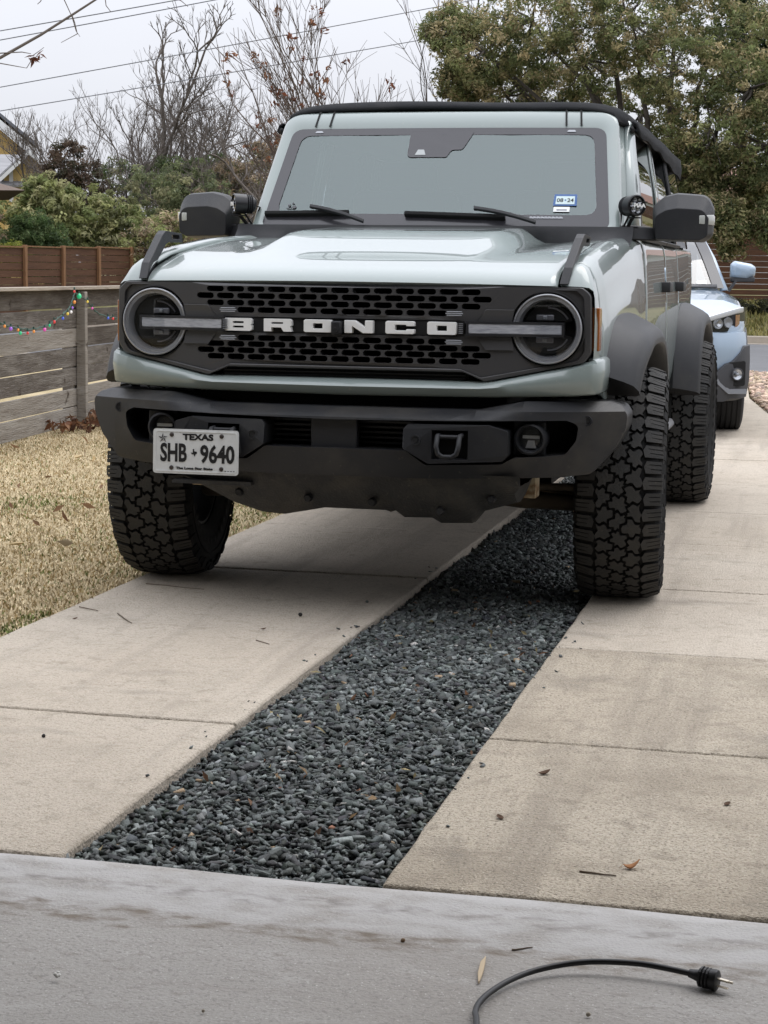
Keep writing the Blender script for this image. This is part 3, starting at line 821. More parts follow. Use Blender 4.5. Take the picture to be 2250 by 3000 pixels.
def grow_tree(base, height, seed, r0, levels, spread, kids, wob, gnarl=.25, up=.15, stems=1, lean=(0, 0), first=.35, shrink=.72, stem_spread=.35):
    r = random.Random(seed)
    trunk, crown, tips = [], [], []
    def branch(p, d, rad, L, lvl):
        n = 4 if lvl < 2 else 3
        pts = [p]
        for i in range(n):
            d = (d + Vector((r.gauss(0, wob), r.gauss(0, wob), r.gauss(0, wob) * .7 + up * .25))).normalized()
            q = pts[-1] + d * (L / n)
            ra, rb = rad * (1 - .35 * i / n), rad * (1 - .35 * (i + 1) / n)
            (trunk if lvl == 0 else crown).append((tuple(pts[-1]), tuple(q), ra, rb))
            pts.append(q)
            if lvl >= 1 and lvl < levels and r.random() < .55:
                side(q, d, rb * .55, L * r.uniform(.35, .6), lvl + 1)
        if lvl < levels:
            for _ in range(kids if lvl < levels - 1 else kids + 1):
                side(pts[-1], d, rad * .62, L * r.uniform(shrink * .8, shrink * 1.15), lvl + 1)
        else:
            tips.append(tuple(pts[-1]))
        if lvl == 0:
            for i in range(2, n):
                for _ in range(2): side(pts[i], d, rad * .5, L * r.uniform(.4, .7), 1)
    def side(p, d, rad, L, lvl):
        ax = Vector((r.gauss(0, 1), r.gauss(0, 1), r.gauss(0, .5))).normalized()
        ang = spread * r.uniform(.5, 1.35)
        nd = (d * math.cos(ang) + (ax - d * ax.dot(d)).normalized() * math.sin(ang) + Vector((0, 0, up))).normalized()
        branch(p, nd, max(rad, .0045), L, lvl)
    for s in range(stems):
        d = Vector((lean[0] + (r.gauss(0, stem_spread) if stems > 1 else 0), lean[1] + (r.gauss(0, stem_spread) if stems > 1 else 0), 1)).normalized()
        branch(Vector(base) + Vector((r.gauss(0, .08), r.gauss(0, .08), 0)) * (stems > 1), d, r0 * (1 if stems == 1 else r.uniform(.6, 1)), height * first, 0)
    return trunk, crown, tips

BARK = mat('grey_bark', (.070, .060, .052), .9, noise=[(8, 5, (.12, .105, .09), .45, .75)])
BARK2 = mat('brown_bark', (.085, .062, .046), .9, noise=[(8, 5, (.14, .11, .085), .45, .75)])
TWIG = mat('bare_twig', (.125, .106, .092), .9)

def leaf_cloud(name, clumps, per, spread, size, pal, seed, mat_, parent, droop=.0, flat=.0):
    """clumps: (n,4) x y z r ; pal: list of rgb; each clump keeps to one tone"""
    g = np.random.default_rng(seed)
    clumps = np.asarray(clumps, float); m = len(clumps)
    n = m * per
    ci = np.repeat(np.arange(m), per)
    dirs = g.normal(0, 1, (n, 3)); dirs /= np.linalg.norm(dirs, axis=1, keepdims=True)
    rad = g.random(n) ** .45
    pos = clumps[ci, :3] + dirs * (rad * clumps[ci, 3])[:, None] * np.array([1, 1, .8])
    pos[:, 2] -= droop * rad
    s = size * g.uniform(.6, 1.35, n)
    nr = dirs + g.normal(0, .7, (n, 3)) + np.array([0, 0, .5]); nr /= np.linalg.norm(nr, axis=1, keepdims=True)
    t = g.normal(0, 1, (n, 3)); t -= nr * (t * nr).sum(1, keepdims=True); t /= np.linalg.norm(t, axis=1, keepdims=True)
    b = np.cross(nr, t)
    w = s * .36
    fold = nr * (s * .10)[:, None]
    v = np.stack([pos - t * s[:, None] * .5, pos + b * w[:, None] * .5 + fold, pos + t * s[:, None] * .5, pos - b * w[:, None] * .5 + fold], 1).reshape(-1, 3)
    i = (np.arange(n) * 4)[:, None]
    f = np.concatenate([i + np.array([[0, 1, 2]]), i + np.array([[0, 2, 3]])], 0)
    pal = np.asarray(pal, float)
    pc = pal[g.integers(0, len(pal), m)] * g.uniform(.75, 1.25, (m, 1))
    c = pc[ci] * g.uniform(.65, 1.4, (n, 1))
    odd = g.random(n) < .12
    c[odd] = pal[g.integers(0, len(pal), odd.sum())]
    return nmesh(name, v, f, mat_, np.repeat(np.clip(c, .005, .8), 4, 0), parent=parent)

def blob_clumps(blobs, per_blob, rc, seed, shell=.62):
    g = np.random.default_rng(seed); out = []
    for (x, y, z, rx, ry, rz) in blobs:
        d = g.normal(0, 1, (per_blob, 3)); d /= np.linalg.norm(d, axis=1, keepdims=True)
        rr = shell + (1 - shell) * g.random(per_blob) ** .6
        rr *= g.uniform(.8, 1.12, per_blob)
        p = np.array([x, y, z]) + d * rr[:, None] * np.array([rx, ry, rz])
        out.append(np.concatenate([p, (rc * g.uniform(.6, 1.3, per_blob))[:, None]], 1))
    return np.concatenate(out, 0)

LEAF = mat('leaf', (.1, .12, .05), .6, spec=.35, attr='tone')
def leaf_translucency(m, k=.48):
    nt = m.node_tree; N, L = nt.nodes, nt.links
    b = N['Principled BSDF']; src = b.inputs['Base Color'].links[0].from_socket
    tl = N.new('ShaderNodeBsdfTranslucent'); L.new(src, tl.inputs[0])
    mx = N.new('ShaderNodeMixShader'); mx.inputs[0].default_value = k
    L.new(b.outputs[0], mx.inputs[1]); L.new(tl.outputs[0], mx.inputs[2]); L.new(mx.outputs[0], N['Material Output'].inputs['Surface'])
leaf_translucency(LEAF)

def leaf_tree(name, base, blobs, per_blob, per, rc, size, pal, seed, label, cat='tree', group=None, trunk_r=.2, bark=BARK, limb_to=None):
    t = empty(name, base, label=label, cat=cat, group=group)
    r = random.Random(seed)
    segs = []
    b = Vector(base)
    top = Vector((sum(q[0] for q in blobs) / len(blobs), sum(q[1] for q in blobs) / len(blobs), sum(q[2] for q in blobs) / len(blobs)))
    fork = b.lerp(top, .38)
    p = b
    for k in range(1, 5):
        q = b.lerp(fork, k / 4) + Vector((r.gauss(0, .06), r.gauss(0, .06), 0)) * (k < 4)
        segs.append((tuple(p), tuple(q), trunk_r * (1.25 - .1 * k), trunk_r * (1.15 - .1 * k))); p = q
    seg_mesh('trunk', segs, bark, t, 9)
    limbs = []
    for q in blobs:
        e = Vector(q[:3]); pr = p; n = 6
        for k in range(1, n + 1):
            f_ = k / n
            c = p.lerp(e, f_) + Vector((r.gauss(0, .10), r.gauss(0, .10), .25 * math.sin(math.pi * f_))) * (0 < k < n)
            limbs.append((tuple(pr), tuple(c), trunk_r * .30 * (1 - .75 * (k - 1) / n), trunk_r * .30 * (1 - .75 * f_))); pr = c
        for _ in range(7):
            d = Vector((r.gauss(0, 1), r.gauss(0, 1), r.gauss(0, .8))).normalized()
            c0 = e
            for k in range(3):
                c1 = c0 + Vector((d.x * q[3], d.y * q[4], d.z * q[5])) * .3 + Vector((r.gauss(0, .05), r.gauss(0, .05), r.gauss(0, .05)))
                limbs.append((tuple(c0), tuple(c1), trunk_r * .11 * (1 - .28 * k), trunk_r * .11 * (1 - .28 * (k + 1)))); c0 = c1
    seg_mesh('branches', limbs, bark, t, 5)
    leaf_cloud('crown', blob_clumps(blobs, per_blob, rc, seed, .60), per, 0, size, pal, seed + 1, LEAF, t)
    return t

def bare_tree(name, base, label, seed, height, group=None, leaves=None, **kw):
    t = empty(name, base, label=label, cat='tree', group=group)
    tr, cr, tips = grow_tree(base, height, seed, **kw)
    seg_mesh('trunk', tr, BARK, t, 7)
    seg_mesh('branches', cr, TWIG if not leaves else BARK2, t, 4)
    if leaves:
        r = random.Random(seed + 5)
        pick = [p for p in tips if r.random() < leaves[0]]
        if pick:
            leaf_cloud('dead_leaves', [(x, y, z, .09) for x, y, z in pick], leaves[1], 0, leaves[2], [(.17, .06, .03), (.12, .05, .03), (.22, .10, .05)], seed + 9, LEAF, t)
    return t

def build_trees():
    # evergreen oak across the street
    O = [(-5.28, 30.79, 5.62), (-4.19, 29.97, 6.1), (-3.33, 30.66, 5.45), (-2.31, 30.42, 6.12), (-1.42, 30.5, 5.2), (-0.61, 31.94, 6.1), (0.02, 30.79, 4.83), (-0.73, 30.5, 4.03), (-1.24, 31.44, 3.43), (-0.26, 31.06, 3.13), (0.42, 30.71, 3.71), (-2.36, 33.59, 4.63), (-3.92, 32.11, 4.73), (-5.03, 31.86, 4.85), (-0.58, 30.31, 2.42), (0.46, 31.77, 2.9), (-6.08, 31.22, 6.1), (-5.87, 31.7, 5.12), (-3.47, 31.42, 7.22), (-1.47, 31.9, 7.24)]
    small = {8: .8, 9: .75, 14: .42, 15: .7, 16: .6, 17: .6}
    blobs = [(x, y, z, 1.0 * small.get(i, 1), 1.1 * small.get(i, 1), .85 * small.get(i, 1)) for i, (x, y, z) in enumerate(O)]
    blobs += [(-.22, 30.2, 2.1, .35, .35, .55), (.55, 30.3, 2.25, .35, .35, .5), (-.9, 30.9, 2.75, .45, .45, .4), (.85, 31.4, 5.6, 1.0, 1.1, 1.0), (1.6, 31.2, 4.2, 1, 1, 1)]
    pal = [(0.223, 0.236, 0.101), (0.169, 0.196, 0.081), (0.297, 0.277, 0.135), (0.405, 0.344, 0.189), (0.128, 0.151, 0.062), (0.472, 0.392, 0.23), (0.203, 0.227, 0.095), (0.101, 0.121, 0.054), (0.257, 0.257, 0.115)]
    leaf_tree('oak_tree', (-1.7, 32.0, .2), blobs, 135, 46, .19, .095, pal, 21, 'big olive and tan leaved evergreen oak overhanging the brown fence across the street', trunk_r=.30)
    leaf_tree('evergreen_tree', (.7, 36.3, .5), [(.02, 35.2, 6.7, 1.1, 1, 1), (-.2, 36.0, 6.1, .9, 1, .9), (.45, 35.2, 5.5, .9, 1, .9), (-.1, 35.3, 7.6, 1, 1, 1), (.75, 36.1, 4.9, 1, 1, 1), (1.3, 35.8, 6.4, 1.1, 1.1, 1.2)], 85, 48, .22, .11,
              [(.030, .055, .018), (.040, .070, .022), (.055, .085, .028), (.024, .042, .016)], 31, 'dark green dense evergreen tree behind the big oak', trunk_r=.22)
    # leafless trees beyond the brown fence
    bare_tree('bare_tree', (-17.1, 46.2, .6), 'tall leafless tree with a crooked dark trunk standing above the shrubs', 12, 7.7, r0=.115, levels=5, spread=.56, kids=2, wob=.20, up=.22, first=.50, shrink=.60)
    bare_tree('bare_tree', (-18.9, 49.0, .6), 'low leafless tree with fine upswept twigs beside the yellow house', 23, 6.0, r0=.08, levels=5, spread=.50, kids=2, wob=.16, up=.22, stems=3, first=.36, shrink=.66)
    bare_tree('bare_tree', (-18.6, 43.4, .6), 'many-stemmed leafless tree between the yellow house and the crooked tall tree', 34, 6.8, r0=.07, levels=5, spread=.50, kids=2, wob=.17, up=.20, stems=3, first=.38, shrink=.66)
    bare_tree('bare_tree', (-15.9, 45.6, .6), 'leafless tree with wide pale twigs beside the crooked tall tree', 45, 7.0, r0=.075, levels=5, spread=.60, kids=2, wob=.18, up=.16, stems=2, first=.38, shrink=.66)
    bare_tree('bare_tree', (-12.15, 38.0, .4), 'gnarled leafless tree with thick twisting limbs just left of the windscreen', 57, 6.0, r0=.12, levels=5, spread=.72, kids=2, wob=.26, up=.10, stems=2, first=.40, shrink=.66, stem_spread=.2)
    bare_tree('bare_tree', (-7.2, 28.9, .05), 'leafless tree with long straight fanning branches and rusty dead leaf tufts behind the soft top', 68, 7.0, r0=.055, levels=4, spread=.40, kids=2, wob=.075, up=.12, stems=4, first=.40, shrink=.70, stem_spread=.36, leaves=(.07, 7, .13))
    bare_tree('bare_tree', (-5.9, 33.0, .3), 'slim leafless tree with pale twigs against the edge of the big oak', 79, 6.6, r0=.07, levels=4, spread=.42, kids=2, wob=.10, up=.16, stems=4, first=.44, shrink=.68, stem_spread=.2)
    bare_tree('bare_tree', (-19.6, 51.0, .6), 'thin twiggy leafless tree between the yellow house roof and the withered vine mound', 91, 6.4, r0=.06, levels=5, spread=.52, kids=2, wob=.15, up=.2, stems=4, first=.34, shrink=.68)
    bare_tree('bare_tree', (-16.6, 48.5, .6), 'wide leafless tree with fine twigs directly behind the crooked tall tree', 92, 7.0, r0=.07, levels=5, spread=.62, kids=2, wob=.16, up=.14, stems=4, first=.34, shrink=.68)
    bare_tree('bare_tree', (-13.6, 42.5, .5), 'bushy leafless tree between the crooked tall tree and the gnarled one', 93, 6.0, r0=.07, levels=5, spread=.62, kids=2, wob=.18, up=.14, stems=3, first=.34, shrink=.68)
    # shrubs
    YG = [(0.276, 0.296, 0.117), (0.363, 0.376, 0.171), (0.207, 0.244, 0.095), (0.45, 0.435, 0.235), (0.173, 0.182, 0.085)]
    DG = [(0.084, 0.136, 0.047), (0.111, 0.164, 0.058), (0.065, 0.101, 0.041), (0.139, 0.184, 0.076)]
    TN = [(0.405, 0.314, 0.212), (0.304, 0.233, 0.162), (0.486, 0.385, 0.263), (0.222, 0.183, 0.121), (0.243, 0.253, 0.101)]
    OL = [(0.173, 0.201, 0.097), (0.222, 0.244, 0.121), (0.133, 0.158, 0.083), (0.283, 0.274, 0.152)]
    BR = [(0.119, 0.083, 0.058), (0.089, 0.063, 0.045), (0.155, 0.11, 0.076), (0.071, 0.068, 0.041)]
    def shrub(base, blobs, pal, seed, label, size=.11, per=44, rc=.17, n=80, name='shrub'):
        leaf_tree(name, base, blobs, n, per, rc, size, pal, seed, label, cat='shrub', trunk_r=.05)
    shrub((-17.9, 36.9, .2), [(-18.6, 37.4, 2.0, 1.0, .9, .9), (-17.5, 37.2, 2.5, 1.0, .9, 1.0), (-18.0, 37.0, 1.6, 1.3, .9, .9), (-17.6, 37.3, 3.0, .7, .8, .55)], YG, 41, 'yellow-green ivy-like shrub directly below the yellow house', n=95, size=.15, per=36)
    shrub((-16.9, 38.6, .2), [(-17.2, 38.6, 2.5, .9, .9, .9), (-16.5, 38.8, 2.2, .9, .9, 1.0), (-16.0, 39.0, 1.9, .8, .8, .9), (-16.9, 38.4, 1.5, 1.2, .8, .8)], YG, 42, 'broad light green shrub with rounded leaf tufts above the brown fence', n=95, size=.15, per=36)
    shrub((-17.0, 34.4, .1), [(-17.0, 34.6, 1.45, .95, .6, .75), (-16.6, 35.0, 1.5, .7, .6, .8), (-16.9, 34.8, 2.0, .6, .5, .5)], DG, 43, 'dark green feathery shrub against the top of the brown fence', size=.09, n=90)
    shrub((-16.75, 31.9, .05), [(-16.85, 32.0, 1.35, .55, .4, .42), (-16.45, 32.6, 1.38, .4, .4, .38)], [(.22, .24, .04), (.28, .27, .06), (.16, .19, .035)], 44, 'small bright yellow-green bush peeping over the brown fence', n=60, size=.08)
    shrub((-15.5, 41.5, .3), [(-16.1, 40.8, 3.0, .9, .9, .9), (-15.3, 41.6, 3.0, 1.0, .9, 1.0), (-15.6, 41.4, 2.0, 1.3, .9, 1.0), (-14.6, 42.2, 2.4, .9, .9, 1.1)], OL, 45, 'olive green thicket rising behind the light green shrub', n=90)
    shrub((-14.4, 44.2, .4), [(-15.0, 44.6, 3.4, 1.0, .9, 1.1), (-14.2, 45.4, 3.9, 1.0, .9, 1.1), (-13.6, 45.8, 4.3, .9, .9, 1.0), (-14.2, 44.8, 2.2, 1.4, .9, 1.2), (-12.9, 46.0, 3.0, 1.2, 1, 1.5)], TN, 46, 'tan brown leafy thicket beside the left mirror', n=110)
    shrub((-19.1, 42.9, .3), [(-19.4, 42.9, 4.0, .75, .7, .9), (-18.9, 42.9, 3.4, .9, .8, .8), (-19.9, 42.8, 3.2, .7, .7, .7)], BR, 47, 'reddish brown withered vine mound on the leafless trees', n=85)
    shrub((-17.6, 44.6, .4), [(-18.2, 43.6, 3.4, .9, .8, .9), (-17.3, 45.0, 3.7, .9, .8, .8), (-16.5, 45.0, 3.4, .9, .8, .9), (-17.5, 44.6, 2.5, 1.5, .9, 1.0), (-15.8, 44.9, 3.9, .8, .8, .7)], DG + OL, 48, 'dark olive shrubs at the foot of the crooked tall tree', n=85)
    shrub((-19.2, 35.5, .1), [(-18.8, 35.8, 1.7, .7, .7, .9), (-19.3, 36.0, 2.2, .7, .7, .9), (-18.2, 35.2, 1.3, .6, .6, .6)], TN, 49, 'dry tan shrub beside the brown shed', n=85)
    shrub((-15.3, 37.6, .2), [(-15.2, 37.8, 1.7, .7, .7, .7), (-14.9, 38.8, 1.9, .8, .8, .8), (-14.6, 40.2, 2.3, .8, .8, .9)], TN + YG, 50, 'pale mixed shrub with thin upright stems below the left mirror', n=85)
    # low dark hedge on the verge
    leaf_tree('hedge', (.4, 34.6, .35), [(x, 34.6 + .1 * math.sin(3 * x), .52, .55, .35, .22) for x in (-2.0, -1.2, -.4, .4, 1.2, 2.0, 2.8)], 46, 34, .10, .07, [(.05, .055, .025), (.07, .07, .03), (.035, .04, .02)], 52, 'low dark hedge on the grass verge in front of the brown fence', cat='hedge', trunk_r=.03)
    # tree standing left of the view whose branch hangs into the sky
    t = empty('bare_tree', (-6.3, 5.2, 0), label='thin overhanging branch with a few curled dead leaves against the sky', cat='tree')
    segs = [((-6.3, 5.2, -.02), (-6.25, 5.2, 1.0), .09, .08), ((-6.25, 5.2, 1.0), (-6.1, 5.25, 1.9), .08, .065), ((-6.1, 5.25, 1.9), (-5.5, 5.35, 2.25), .05, .035)]
    seg_mesh('trunk', segs, BARK, t, 8)
    main = [(-5.5, 5.35, 2.25), (-4.9, 5.5, 2.42), (-4.39, 5.66, 2.54), (-4.2, 5.72, 2.625), (-3.93, 5.81, 2.79), (-3.72, 5.87, 2.93), (-3.52, 5.94, 3.07), (-3.2, 6.0, 3.3)]
    br = [(main[i], main[i + 1], .016 * (1 - .09 * i), .016 * (1 - .09 * (i + 1))) for i in range(len(main) - 1)]
    def tw(pts, r):
        for i in range(len(pts) - 1): br.append((pts[i], pts[i + 1], r * (1 - .2 * i), r * (1 - .2 * (i + 1))))
    tw([(-4.39, 5.66, 2.54), (-4.2, 5.715, 2.655), (-4.05, 5.75, 2.665), (-3.99, 5.77, 2.655)], .006)
    tw([(-4.39, 5.66, 2.54), (-4.2, 5.71, 2.585), (-4.08, 5.745, 2.565), (-4.02, 5.76, 2.555)], .005)
    tw([(-3.98, 5.77, 2.64), (-3.93, 5.78, 2.675), (-3.90, 5.79, 2.70)], .003)
    tw([(-4.02, 5.76, 2.555), (-3.98, 5.77, 2.62), (-3.94, 5.78, 2.64)], .003)
    tw([(-3.72, 5.87, 2.93), (-3.70, 5.87, 2.88), (-3.68, 5.87, 2.80), (-3.80, 5.86, 2.74)], .005)
    tw([(-3.78, 5.86, 3.05), (-3.72, 5.87, 2.92), (-3.69, 5.87, 2.82), (-3.66, 5.87, 2.78)], .004)
    tw([(-3.50, 5.94, 3.08), (-3.49, 5.94, 3.0), (-3.46, 5.95, 2.96)], .004)
    tw([(-3.9, 5.82, 3.1), (-3.93, 5.81, 3.02), (-3.95, 5.8, 3.0)], .004)
    tw([(-3.2, 6.0, 3.3), (-3.1, 6.0, 3.1), (-2.95, 6.0, 3.03), (-2.9, 6.0, 2.99)], .005)
    seg_mesh('branches', br, TWIG, t, 5)
    leaf_cloud('dead_leaves', [(-3.985, 5.77, 2.615, .03), (-3.955, 5.775, 2.625, .03), (-3.925, 5.78, 2.635, .03)], 4, 0, .07, [(.10, .035, .02), (.14, .05, .03)], 77, LEAF, t)
build_trees()

# ------------------------------------------------------------------ overhead power lines
def build_lines():
    WIRE = mat('power_cable', (.16, .165, .18), .6)
    defs = [((-18.31, 36.13, 6.92), (-14.09, 37.22, 7.73), 'topmost power line crossing the pale sky'), ((-18.74, 37.05, 6.82), (-13.53, 38.41, 7.89), 'second power line just under the topmost one'),
            ((-18.69, 36.91, 5.65), (-12.54, 42.75, 7.63), 'third power line crossing behind the crooked tall tree top'), ((-18.66, 36.83, 5.06), (-12.81, 42.58, 6.81), 'lowest power line passing above the yellow house')]
    for a, b, lab in defs:
        a, b = Vector(a), Vector(b); d = b - a
        pts = []
        for k in range(41):
            t = -3 + 8 * k / 40
            p = a + d * t
            pts.append(p + Vector((0, 0, .02 * (t - .5) ** 2 - .005)))
        o = MB().tube(pts, .0135, 6).build('power_line', WIRE, smooth=60)
        tag(o, lab, 'power line', 'overhead power lines')
build_lines()
# ------------------------------------------------------------------ the grey off-road SUV (front axle at the world origin, nose towards -Y)
FRONT_GAP = 0.008
def make_tyre(R=.415, W=.298, rim=.222, seed=1, allterrain=True, N=47):
    mb = MB()
    h = W / 2
    if allterrain:
        prof = [(-h * .78, rim), (-h * .90, rim + .03), (-h * .99, rim + .085), (-h * 1.0, R - .075), (-h * .93, R - .036), (-h * .84, R - .018),
                (-h * .45, R - .0135), (0, R - .0125), (h * .45, R - .0135), (h * .84, R - .018), (h * .93, R - .036), (h * 1.0, R - .075), (h * .99, rim + .085),
                (h * .90, rim + .03), (h * .78, rim)]
        mb.lathe(prof, 64)
        nbase = len(mb.f)
        r2 = random.Random(seed)
        def surf(x, a, lift):
            ax = abs(x) / h
            rr = R - .0005 - .003 * ax * ax
            if ax > .86: rr -= (ax - .86) * .16
            rr = rr - .016 + lift
            return Vector((x, -rr * math.cos(a), rr * math.sin(a)))
        ntop = mb.tops = []
        def block(poly, a0, pa, jit=.0):
            # poly: (x in metres, v in pitches); chamfered top
            n = len(poly)
            cx = sum(p[0] for p in poly) / n; cv = sum(p[1] for p in poly) / n
            bot = [surf(x, a0 + v * pa, .002) for x, v in poly]
            top = [surf(cx + (x - cx) * .94, a0 + (cv + (v - cv) * .93) * pa, .016 + jit) for x, v in poly]
            ntop.append(len(mb.f))
            mb.add(bot + top, [tuple(range(n, 2 * n))] + [(i, (i + 1) % n, n + (i + 1) % n, n + i) for i in range(n)])
        pa = 2 * math.pi / N
        # centre of the tread: meandering grooves between jittered cells that lock into each other
        C = 2 * math.pi * R; n2 = 42
        seeds = []
        for k in range(n2):
            for row in (-1, 0, 1):
                seeds.append((row * .0515 + (.006 if k % 2 else -.006) + r2.uniform(-.007, .007), (k + (.5 if row == 0 else (.06 if row > 0 else -.06)) + r2.uniform(-.13, .13)) * C / n2))
        for a_i, (sx, sv) in enumerate(seeds):
            poly = [(-.079, sv - .08, None), (.079, sv - .08, None), (.079, sv + .08, None), (-.079, sv + .08, None)]
            for b_i, (tx, tv) in enumerate(seeds):
                if a_i == b_i: continue
                dv = (tv - sv + C / 2) % C - C / 2
                if abs(dv) > .16: continue
                mx_, mv = (sx + tx) / 2, sv + dv / 2
                nx_, nv = tx - sx, dv
                out = []
                for q in range(len(poly)):
                    p0, p1 = poly[q], poly[(q + 1) % len(poly)]
                    d0 = (p0[0] - mx_) * nx_ + (p0[1] - mv) * nv; d1 = (p1[0] - mx_) * nx_ + (p1[1] - mv) * nv
                    if d0 <= 0: out.append(p0)
                    if (d0 <= 0) != (d1 <= 0):
                        t = d0 / (d0 - d1)
                        out.append((lerp(p0[0], p1[0], t), lerp(p0[1], p1[1], t), b_i if d0 <= 0 else p0[2]))
                poly = out
            ring = []
            cx_ = sum(p[0] for p in poly) / len(poly); cv_ = sum(p[1] for p in poly) / len(poly)
            for q in range(len(poly)):
                p0, p1 = poly[q], poly[(q + 1) % len(poly)]
                ring.append((p0[0], p0[1]))
                L_ = math.hypot(p1[0] - p0[0], p1[1] - p0[1])
                if p0[2] is not None and L_ > .014:
                    lo_, hi_ = min(a_i, p0[2]), max(a_i, p0[2])
                    sg = 1 if (lo_ * 7919 + hi_ * 104729 + lo_ * hi_ * 31) % 97 < 48 else -1
                    nxx, nvv = (p1[1] - p0[1]) / L_, -(p1[0] - p0[0]) / L_
                    am = min(.0065, L_ * .20)
                    order = ((.16, .75), (.34, 1), (.5, 0), (.66, -1), (.84, -.75))
                    for t, w_ in order:
                        # the same wave seen from either cell
                        ww = w_ * am * sg
                        ring.append((lerp(p0[0], p1[0], t) + nxx * ww, lerp(p0[1], p1[1], t) + nvv * ww))
                elif p0[2] is None and L_ > .02:
                    for t in (.2, .4, .6, .8):
                        vv = lerp(p0[1], p1[1], t)
                        ring.append((p0[0] + .006 * math.sin(2 * math.pi * vv / (C / N)) , vv))
            gap = .0046
            pl_ = []
            for (x_, v_) in ring:
                dd = math.hypot(x_ - cx_, v_ - cv_) + 1e-6
                f_ = max(.3, 1 - gap / dd)
                pl_.append((cx_ + (x_ - cx_) * f_, (cv_ + (v_ - cv_) * f_) / (C / N)))
            block(pl_, 0.0, pa, r2.uniform(-.0006, .0004))
        for k in range(N):
            a = k * pa
            # shoulder lugs with sipes
            for side in (-1, 1):
                off = .25 if side > 0 else .75
                long = k % 2
                x0, x1 = (.0815 if long else .086), (h * .985 if long else h * .95)
                l = .41
                e = [(x0, -l), (x1, -l), (x1, -.17), (x0 + .018, -.15), (x0 + .018, -.11), (x1, -.11), (x1, .13), (x0 + .014, .15), (x0 + .014, .19), (x1, .19), (x1, l), (x0 + .004, l), (x0 - .006, .05)]
                block([(side * x, off + v) for x, v in e], a, pa)
                # side-biting lug on the sidewall
                a1 = a + off * pa
                vs = []
                for (rr, xx) in ((R - .030, h * .93), (R - .060 if long else R - .050, h * 1.0)):
                    for v in (-.34, .34):
                        for lift in (0, .006):
                            aa = a1 + v * pa
                            vs.append(Vector((side * (xx + lift), -rr * math.cos(aa), rr * math.sin(aa))))
                mb.add(vs, [(1, 3, 7, 5), (0, 1, 5, 4), (2, 6, 7, 3), (4, 5, 7, 6)])
        # raised ring and lettering blocks on the sidewall
        for side in (-1, 1):
            rp = [(side * h * 1.0, R - .082), (side * (h * 1.0 + .004), R - .084), (side * (h * 1.0 + .004), R - .090), (side * h * 1.0, R - .092)]
            mb.lathe(rp, 64)
            for k in range(36):
                if 12 < k % 18 < 16: continue
                a = 2 * math.pi * k / 36
                vs = []
                for rr in (rim + .075, rim + .050):
                    for da in (-.045, .045):
                        vs.append(Vector((side * (h * .99 + .002), -rr * math.cos(a + da), rr * math.sin(a + da))))
                mb.add(vs, [(0, 1, 3, 2)])
    else:
        t = [(-h * .80, rim), (-h * .98, rim + .05), (-h, R - .05), (-h * .90, R - .012), (-h * .80, R)]
        x = -h * .80
        prof = list(t)
        for g in (-.52, -.17, .17, .52):
            prof += [(h * g - .006, R), (h * g - .005, R - .008), (h * g + .005, R - .008), (h * g + .006, R)]
        prof += [(-a, b) for a, b in reversed(t)]
        mb.lathe(prof, 72)
    return mb

def make_rim(rim=.225, W=.22, side=1, spokes=8):
    mb = MB()
    h = W / 2
    mb.lathe([(-h, rim), (-h, rim - .012), (-h * .6, rim - .025), (h * .6, rim - .025), (h * .95, rim - .012), (h, rim - .006), (h, rim + .004), (h - .012, rim + .006), (-h, rim)], 48)
    xo = h * .55
    for k in range(spokes):
        a = 2 * math.pi * k / spokes
        w0, w1 = .030, .022
        vs = []
        for (r, w, x) in ((.05, w0, xo + .012), (rim - .02, w1, xo + .02)):
            for s in (-1, 1):
                for d in (0, -.022):
                    vs.append(Vector((x + d, r * math.cos(a) - s * w * math.sin(a), r * math.sin(a) + s * w * math.cos(a))))
        mb.add(vs, [(0, 2, 6, 4), (1, 5, 7, 3), (0, 4, 5, 1), (2, 3, 7, 6), (4, 6, 7, 5)])
    mb.lathe([(xo + .03, .0), (xo + .03, .035), (xo + .016, .075), (xo - .02, .078), (xo - .02, .0)], 24)
    for k in range(6):
        a = 2 * math.pi * k / 6
        mb.lathe([(xo + .02, .008), (xo + .034, .007), (xo + .034, 0)], 6, (0, .055 * math.cos(a), .055 * math.sin(a)))
    # drum / brake disc behind
    mb.lathe([(-h * .3, .17), (-h * .3, .05), (-h * .2, .05), (-h * .2, .17), (-h * .3, .17)], 32)
    if side < 0: mb.bend(lambda x, y, z: (-x, y, z))
    return mb

def hood_base(y):
    return interp([(-.745, 1.118), (-.735, 1.128), (-.71, 1.146), (-.67, 1.161), (-.6, 1.180), (-.45, 1.208), (-.2, 1.230), (.1, 1.249), (.5, 1.268), (.8, 1.280), (1.2, 1.285), (4, 1.290)], y)
def hood_z(x, y):
    a = abs(x)
    z = hood_base(y)
    z += .058 * (1 - sstep(.36, .47, a)) * sstep(-.50, -.02, y)
    z += .012 * sstep(.50, .62, a) * sstep(-.4, .2, y)
    z -= .006 * (a / .7) ** 2 * (1 - sstep(-.6, -.3, y))
    return z
def front_y(x):
    """plan curve of the nose"""
    return .070 * (abs(x) / .80) ** 2.4

